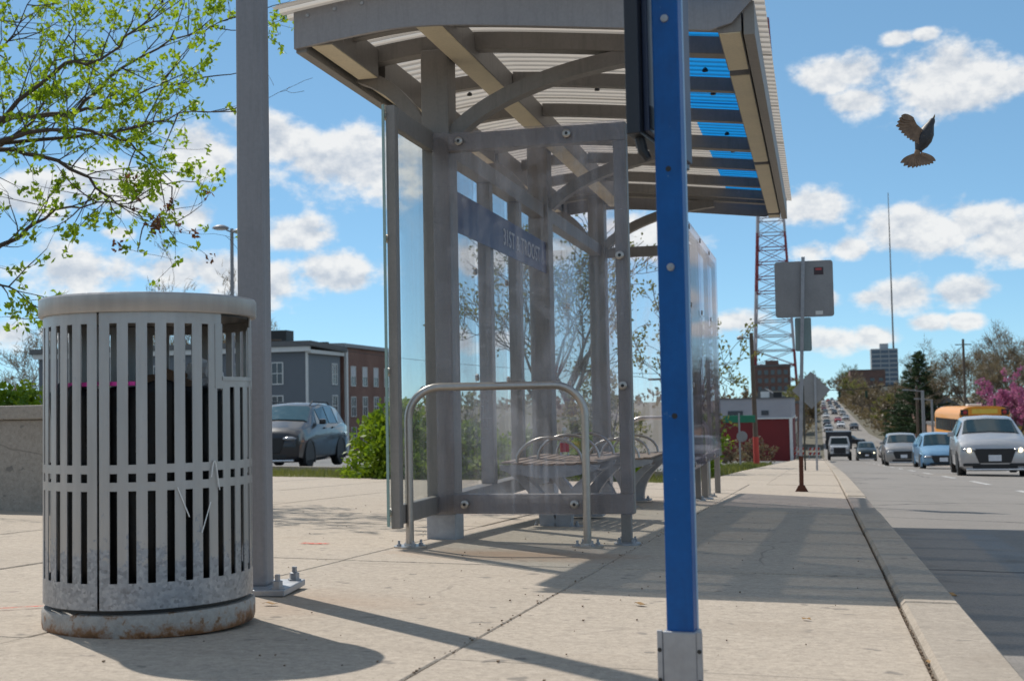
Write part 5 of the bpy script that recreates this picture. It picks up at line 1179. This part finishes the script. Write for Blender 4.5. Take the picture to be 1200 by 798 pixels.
m = MB(); m.box(.22, .33, .0245, .0276, 2.565, 2.655); m.build('sticker', pmat('sticker_dark', (.05, .03, .035), .5), pn); m = MB(); m.box(.24, .31, .0238, .0242, 2.62, 2.645); m.build('sticker_stripe', pmat('sticker_red', (.4, .06, .06), .5), pn)
m = MB(); m.box(.225, .31, .0245, .0276, 2.09, 2.135); m.build('data_label', OFFW, pn)
for z in (2.15, 2.66): m = MB(); m.lathe([(.012, 0), (.01, .008), (0, .01)], 8, (.035*z, -.021, z), Matrix.Rotation(R(90), 4, 'X')); m.build('bolt', GALV, sp)
m = MB(); m.prism(rrect(.095, .20, .02), lambda p: (p[0]+.075, .03, p[1]+1.86), lambda p: (p[0]+.075, .034, p[1]+1.86)); m.build('lower_panel', pmat('sign_green_grey', (.20, .27, .27), .5), sp)
g1 = G(-.05, 31)
dsn = thing('diamond_sign', 'grey back of a diamond road sign behind the square sign', 'sign', (-.09, 31, g1))
m = MB(); m.bar((0,0,0), (.02,0,2.3), .06, .05); m.build('post', GALV, dsn)
m = MB(); m.prism([(0,-.45),(.45,0),(0,.45),(-.45,0)], lambda p: (p[0]-.08, .03, p[1]+1.92), lambda p: (p[0]-.08, .036, p[1]+1.92)); m.build('panel', ALU, dsn)
g2 = G(-.35, 30.5); m = MB(); m.bar((-.36, 30.5, g2), (-.35, 30.5, g2+2.0), .05, .04); tag(m.build('thin_post', pmat('dark_post', (.06, .06, .05), .8)), 'thin dark sign post left of the diamond sign post', 'post')
gs = thing('street_name_sign', 'green street name sign on a post before the red shop', 'sign', (-2.45, 40, G(-2.45, 40)-.1))
m = MB(); m.bar((0,0,0), (0,0,1.75), .05, .05); m.build('post', GALV, gs); m = MB(); m.box(-.5, .5, -.02, .02, 1.45, 1.68); m.build('name_blade', GREENS, gs, bevel=.01); m = MB(); m.lathe([(.17, 0), (.17, .02), (0, .02)], 16, (.08, -.03, 1.02), Matrix.Rotation(R(90), 4, 'X')); m.build('round_panel', ALU, gs)
up = thing('utility_pole', 'wooden utility pole with red painted foot before the red shop', 'pole', (-2.1, 43, G(-2.1, 43)-.1))
m = MB(); m.tube([(0,0,1.05), (-.05,0,4.55)], [.085, .065], 10); m.build('shaft', WOODP, up, smooth=50); m = MB(); m.tube([(.01,0,0), (0,0,1.05)], [.10, .095], 10); m.build('red_foot', pmat('red_wrap', (.45, .05, .035), .7), up, smooth=50)
m = MB(); m.bar((-.05,0,4.35), (-.35,0,4.4), .06, .05); m.lathe([(.1,0),(.12,.08),(0,.15)], 10, (-.42, 0, 4.33)); m.build('lamp_arm', ALU, up)
def upole(label, x, y, h, r=.14, arm=True):
    z = G(x, y)-.1; t = thing('street_pole', label, 'pole', (x, y, z), group='poles along the road'); m = MB(); m.tube([(0,0,0), (0,0,h)], [r, r*.75], 8); m.build('shaft', WOODP if arm else ALU, t, smooth=50)
    if arm: m = MB(); m.bar((-1.0,0,h-.7), (1.0,0,h-.7), .12, .12); m.build('cross_arm', WOODP, t)
    else: m = MB(); m.bar((0,0,h-.1), (-1.3,0,h+.1), .08, .08); m.cbox((-1.5,0,h+.08), (.5,.2,.12)); m.build('lamp_arm', ALU, t)
upole('grey pole in front of the conifer, left of the pair', 9.2, 120, 6.4, .17, False); upole('paler pole in front of the conifer, right of the pair', 11.3, 136, 6.2, .14, False)
upole('tall wooden pole before the bare trees', 18.0, 168, 14.5, .2); upole('wooden pole right of the ochre building', 13.3, 104, 5.0, .13)
upole('wooden pole by the right kerb beyond the bus', 13.4, 185, 9, .2); upole('wooden pole on the right of the hill foot', 13.6, 240, 10, .2); upole('wooden pole on the right up the hill', 13.6, 330, 10, .2); upole('wooden pole on the left at the hill foot', -2.6, 225, 9, .2); upole('wooden pole on the left up the hill', -2.8, 310, 9, .2); upole('wooden pole left of the shop row', -8.5, 72, 5.4, .12)
upole('utility pole in front of the blue-grey apartment block', -41.3, 90, 9.6, .19)
def wire(label, a, b, sag, r=.03):
    a, b = Vector(a), Vector(b); m = MB(); m.tube([a.lerp(b, i/16) - Vector((0,0,sag*4*(i/16)*(1-i/16))) for i in range(17)], r, 4); tag(m.build('overhead_wire', DARKT), label, 'wire', 'overhead wires')
wire('span wire across the road with traffic signals', (-2.7, 225, G(-2.7,225)+8.6), (13.6, 225, G(13.6,225)+9.6), .5, .09)
wire('overhead wire along the right side of the road', (13.4, 185, G(13.4,185)+8.3), (18.0, 168, G(18,168)+13.7), .6, .035); wire('overhead wire climbing the hill on the right', (13.6, 240, G(13.6,240)+9.3), (13.6, 330, G(13.6,330)+9.3), 1, .05)
wire('overhead wire above the apartment block roof', (-41.3, 90, G(-41,90)+9), (-8.5, 72, G(-8.5,72)+4.9), .6, .02)
for i, x in enumerate((3.5, 8.0)):
    t = thing('traffic_signal', ['left traffic signal hanging on the span wire', 'right traffic signal hanging on the span wire'][i], 'traffic light', (x, 225, G(x,225)+7.2), group='hanging traffic signals'); m = MB(); m.box(-.2, .2, -.15, .15, 0, 1.1); m.build('housing', pmat('signal_green', (.02, .08, .04), .6), t, bevel=.03)
    for k in range(3): m = MB(); m.lathe([(.12, 0), (.12, .04), (0, .05)], 10, (0, -.155, .2+k*.35), Matrix.Rotation(R(90), 4, 'X')); m.build('lens', DARKT, t)
# road works barricades by the side street
for i, (x, y) in enumerate(((-1.55, 96), (-.45, 98))):
    z = G(x, y)-.1; t = thing('barricade', ['striped barricade nearest the red shop corner', 'second striped barricade from the red shop', 'third striped barricade from the red shop', 'lone striped barricade beside the white truck'][i], 'barricade', (x, y, z), group='orange and white barricades')
    for s in (-1, 1): m = MB(); m.bar((s*.38, 0, 0), (s*.38, 0, 1.05), .06, .05); m.build('leg', OFFW, t)
    for zz_ in (.55, .9):
        m = MB(); m.box(-.45, .45, -.03, .0, zz_-.1, zz_+.1); q = m.build('board', WHITE, t)
        for k in range(3): m = MB(); m.prism([(-.42+k*.3, zz_-.099), (-.27+k*.3, zz_-.099), (-.17+k*.3, zz_+.099), (-.32+k*.3, zz_+.099)], lambda p: (p[0], -.034, p[1]), lambda p: (p[0], -.0301, p[1])); m.build('stripe', pmat('barricade_red', (.55, .06, .03), .6) if 'barricade_red' not in MATS else MATS['barricade_red'], q)

# ------------------------------------------------------------------ trees on the right and along the hill
def conifer(label, x, y, h, rad, seed, n=60):
    r_ = random.Random(seed); z = G(x, y)-.1; t = thing('pine_tree', label, 'tree', (x, y, z), group='dark conifers by the road'); m = MB(); m.tube([(0,0,0), (.05,0,h*.55), (0,0,h*.98)], [h*.022, h*.013, .02], 8); m.build('trunk', BARK, t, smooth=60)
    l = MB(); b = MB()
    for i in range(n):
        u = i/n; zz = h*(.08+.9*u); L = rad*(1-u)**.75*r_.uniform(.6, 1.15)+.25; a = i*2.4+r_.uniform(-.4, .4); e = Vector((L*math.cos(a), L*math.sin(a), zz+L*r_.uniform(-.02, .28))); p0 = Vector((0,0,zz-.1*L)); b.tube([p0, p0.lerp(e, .5)-Vector((0,0,.05*L)), e], [.05, .03, .012], 4)
        for k in range(int(5+L*4)):
            q = p0.lerp(e, r_.uniform(.25, 1.02)) + Vector((r_.gauss(0,.14), r_.gauss(0,.14), r_.gauss(0,.07))); leaf_quads(l, r_, q, 11, .30, .24, .5)
    b.build('branches', BARK, t); l.build('crown', PINE, t, raw=True)
conifer('large dark conifer behind the oncoming cars', 14.9, 200, 14.6, 6.2, 81, 150); conifer('smaller conifer in front and left of the large one', 13.6, 214, 9.5, 4.4, 82, 90)
for i, (x, y, h, lb) in enumerate(((21.5, 190, 15.5, 'big tan leafless tree right of the conifer'), (28.5, 195, 16.5, 'big tan leafless tree at the right edge behind the redbud'), (17.5, 205, 14, 'grey leafless tree just right of the conifer top'), (34, 200, 16, 'big leafless tree beyond the right edge'), (25, 178, 12, 'tan leafless tree behind the school bus'))):
    bare_tree(lb, x, y, h, 90+i, 0, .6, BARKG, 4, 'tall leafless trees on the right', minr=.03, twigs=9)
for i, (x, y, h, lb) in enumerate(((15.4, 108, 7.0, 'pink blossoming redbud right of the school bus roof'), (18.6, 106, 8.2, 'second pink redbud at the right edge'))):
    r_ = random.Random(100+i); bare_tree(lb, x, y, h, 100+i, 16, .7, BARK, 4, 'pink redbuds', REDBUD, .20, .012)
for i, (x, y, h) in enumerate(((-4.5, 270, 8), (-5, 380, 10), (14.2, 290, 10), (14.4, 350, 9), (15, 450, 12), (-4.6, 520, 11), (16, 560, 14), (20, 240, 11), (-8, 140, 7), (2.5-8, 640, 13))):
    lb = ['budding tree on the left at the hill foot', 'budding tree on the left halfway up', 'bare reddish tree on the right at the hill foot', 'bare tree on the right up the hill', 'bare tree on the right high on the hill', 'budding tree on the left high on the hill', 'tall bare tree on the right near the crest', 'bare tree behind the brick corner block', 'bare tree behind the brown brick shop', 'round tree on the left at the crest'][i]
    bare_tree(lb, x, y, h, 120+i, 3 if i in (0, 1, 5, 9) else 0, .5, BARKG, 3, 'trees along the far hill', BUDL if i < 9 else PINE, .55, .05, twigs=6)
FT = [(-2.4, 290, 9, 0), (-2.6, 345, 10, 1), (-2.5, 410, 10, 0), (-3, 470, 12, 1), (-2.5, 585, 12, 0), (-3, 690, 15, 1), (13.5, 215, 8, 0), (12.6, 255, 8, 1), (11.6, 300, 9, 0), (11.9, 372, 10, 0), (12, 430, 11, 1), (12, 520, 12, 0), (12, 590, 13, 0), (15, 660, 18, 1), (11.5, 690, 15, 0), (-3.2, 240, 7, 0)]
FN = ['near the foot', 'a little higher', 'a third of the way up', 'halfway up', 'three quarters up', 'at the crest']
for i, (x, y, h, bud) in enumerate(FT):
    side = 'left' if x < 0 else 'right'; k = ['first', 'second', 'third', 'fourth', 'fifth', 'sixth', 'seventh', 'eighth', 'ninth'][[j for j, q in enumerate(FT) if (q[0] < 0) == (x < 0)].index(i)]
    bare_tree('%s %s of the hill street trees on the %s side' % ('budding' if bud else 'leafless', k, side), x, y, h, 200+i, 3 if bud else 0, .5, BARKG, 3, 'trees along the far hill', BUDL, .5, .06, twigs=10)
# low scrub in front of the red shop
for i, (x, y) in enumerate(((-4.6, 62), (-3.4, 66), (-5.6, 70))): shrub('dry_shrub', ['dry tan shrub left of the utility pole', 'dry tan shrub right of the utility pole', 'dry tan shrub against the red shop wall'][i], x, y, G(x, y)-.1, 1.3, .8, 1.2, 700, .16, 140+i, TWIG, 12, 'dry shrubs by the red shop')
# distant tree line on the horizon
m = MB(); r_ = random.Random(9)
for i in range(2600):
    a = r_.choice((r_.uniform(-900, -30), r_.uniform(40, 500))); y = r_.uniform(520, 760) if a < -30 else r_.uniform(420, 700); z = -2 if a < 0 else -4
    leaf_quads(m, r_, (a, y, z + r_.uniform(-2, 7)), 4, 5.0, 3.2, .6)
for i in range(1300):
    y = r_.uniform(235, 720); side = r_.random() < .4; a = r_.uniform(-22, -1.8) if side else r_.uniform(10.6, 30)
    leaf_quads(m, r_, (a, y, zc(y) + r_.uniform(.2, 6.0)*r_.random()), 24, 1.7, .55 + y*.0008, .8)
tag(m.build('far_woodland', TWIG, raw=True), 'grey-brown band of distant trees along the horizon', 'woodland', kind='stuff')

# ------------------------------------------------------------------ bird
bd = thing('bird', 'dark speckled bird in flight against the blue sky', 'bird', (.477, 5.8, 1.70))
bd.matrix_world = Matrix.Translation((.477, 5.8, 1.70)) @ Matrix((X_, -F_, U_)).transposed().to_4x4()   # seen from behind and below, local x right, z up
DARKB = pmat('bird_dark', (.030, .030, .034), .5, var=.5, scale=60, wear=((.24, .17, .10), .60)); BRNB = pmat('bird_brown', (.20, .125, .08), .7, var=.5, scale=40, c2=(.30, .20, .13)); BEAK = pmat('beak', (.13, .10, .05), .5)
def bpt(px_, py_, d=0): return Vector(((px_-1080)/248., d, -(py_-162)/248.))
axis = [(1074.5, 176.5, .004), (1077, 172, .016), (1080, 166, .030), (1083, 160, .036), (1086, 153, .034), (1088.5, 147, .024), (1090.5, 143, .0165), (1092.3, 139.8, .0135), (1093.6, 137.5, .0075)]
m = MB(); m.tube([bpt(x, y) for x, y, r in axis], [r for x, y, r in axis], 14); m.build('body', DARKB, bd, smooth=80)
m = MB(); m.tube([bpt(1093, 138.6), bpt(1094.4, 135.2), bpt(1095.2, 132.5)], [.006, .004, .0008], 8); m.build('beak', BEAK, bd, smooth=60)
def feathers(root, tipdirs, lens, wd, parent, mat, name, d0=0, dth=.004):
    for i, (a, L) in enumerate(zip(tipdirs, lens)):
        p = root(i); c, s_ = math.cos(R(a)), math.sin(R(a)); m = MB(); n = 8; vs = []
        prof = [0.35, .6, .8, .92, 1, 1, .9, .6, .12]
        for k in range(n+1):
            t = k/n; q = p + Vector((c*L*t, d0+dth*i+.012*t*t, s_*L*t)); wv = wd*prof[k]; e = Vector((-s_*wv, 0, c*wv)); vs += [q-e+Vector((0,-.0006,0)), q+e+Vector((0,-.0006,0)), q+e+Vector((0,.0008,0)), q-e+Vector((0,.0008,0))]
        fs = []
        for k in range(n):
            for j in range(4): fs.append((4*k+j, 4*k+4+j, 4*k+4+(j+1)%4, 4*k+(j+1)%4))
        fs += [(0,3,2,1), (4*n, 4*n+1, 4*n+2, 4*n+3)]; m.add(vs, fs); m.build(name, mat, parent)
arm = MB(); arm.tube([bpt(1084, 157, .01), bpt(1078, 151, .014), bpt(1073, 146, .016), bpt(1069, 141.5, .018)], [.012, .010, .008, .004], 8); wg = arm.build('wing', BRNB, bd, smooth=60)
feathers(lambda i: bpt(1080-1.15*i, 154.5-1.32*i, .012), [246-7.0*i for i in range(12)], [.052+.0052*i if i < 9 else .095-.012*(i-8) for i in range(12)], .0135, wg, BRNB, 'feather')
arm = MB(); arm.tube([bpt(1086, 156, -.012), bpt(1088, 155, -.05), bpt(1088, 155, -.095)], [.011, .009, .004], 8); wg2 = arm.build('wing', DARKB, bd, smooth=60)
feathers(lambda i: bpt(1087, 156, -.03-.012*i), [262+2*i for i in range(6)], [.03]*6, .008, wg2, BRNB, 'feather', 0, -.002)
tl = MB(); tl.tube([bpt(1076.5, 173), bpt(1074, 178), bpt(1073, 180)], [.014, .010, .006], 8); tl_ = tl.build('tail', BRNB, bd, smooth=60)
feathers(lambda i: bpt(1076+.35*i, 176), [208+12*i for i in range(11)], [.090, .088, .082, .074, .066, .060, .058, .060, .064, .068, .068], .0125, tl_, BRNB, 'feather', 0, .0015)
for s in (0, 1): m = MB(); m.tube([bpt(1079+3*s, 170, -.02), bpt(1080+3*s, 174.5, -.03), bpt(1079+3.4*s, 178, -.03)], [.0045, .003, .0015], 6); m.build('leg', pmat('bird_leg', (.22, .09, .06), .6), bd)
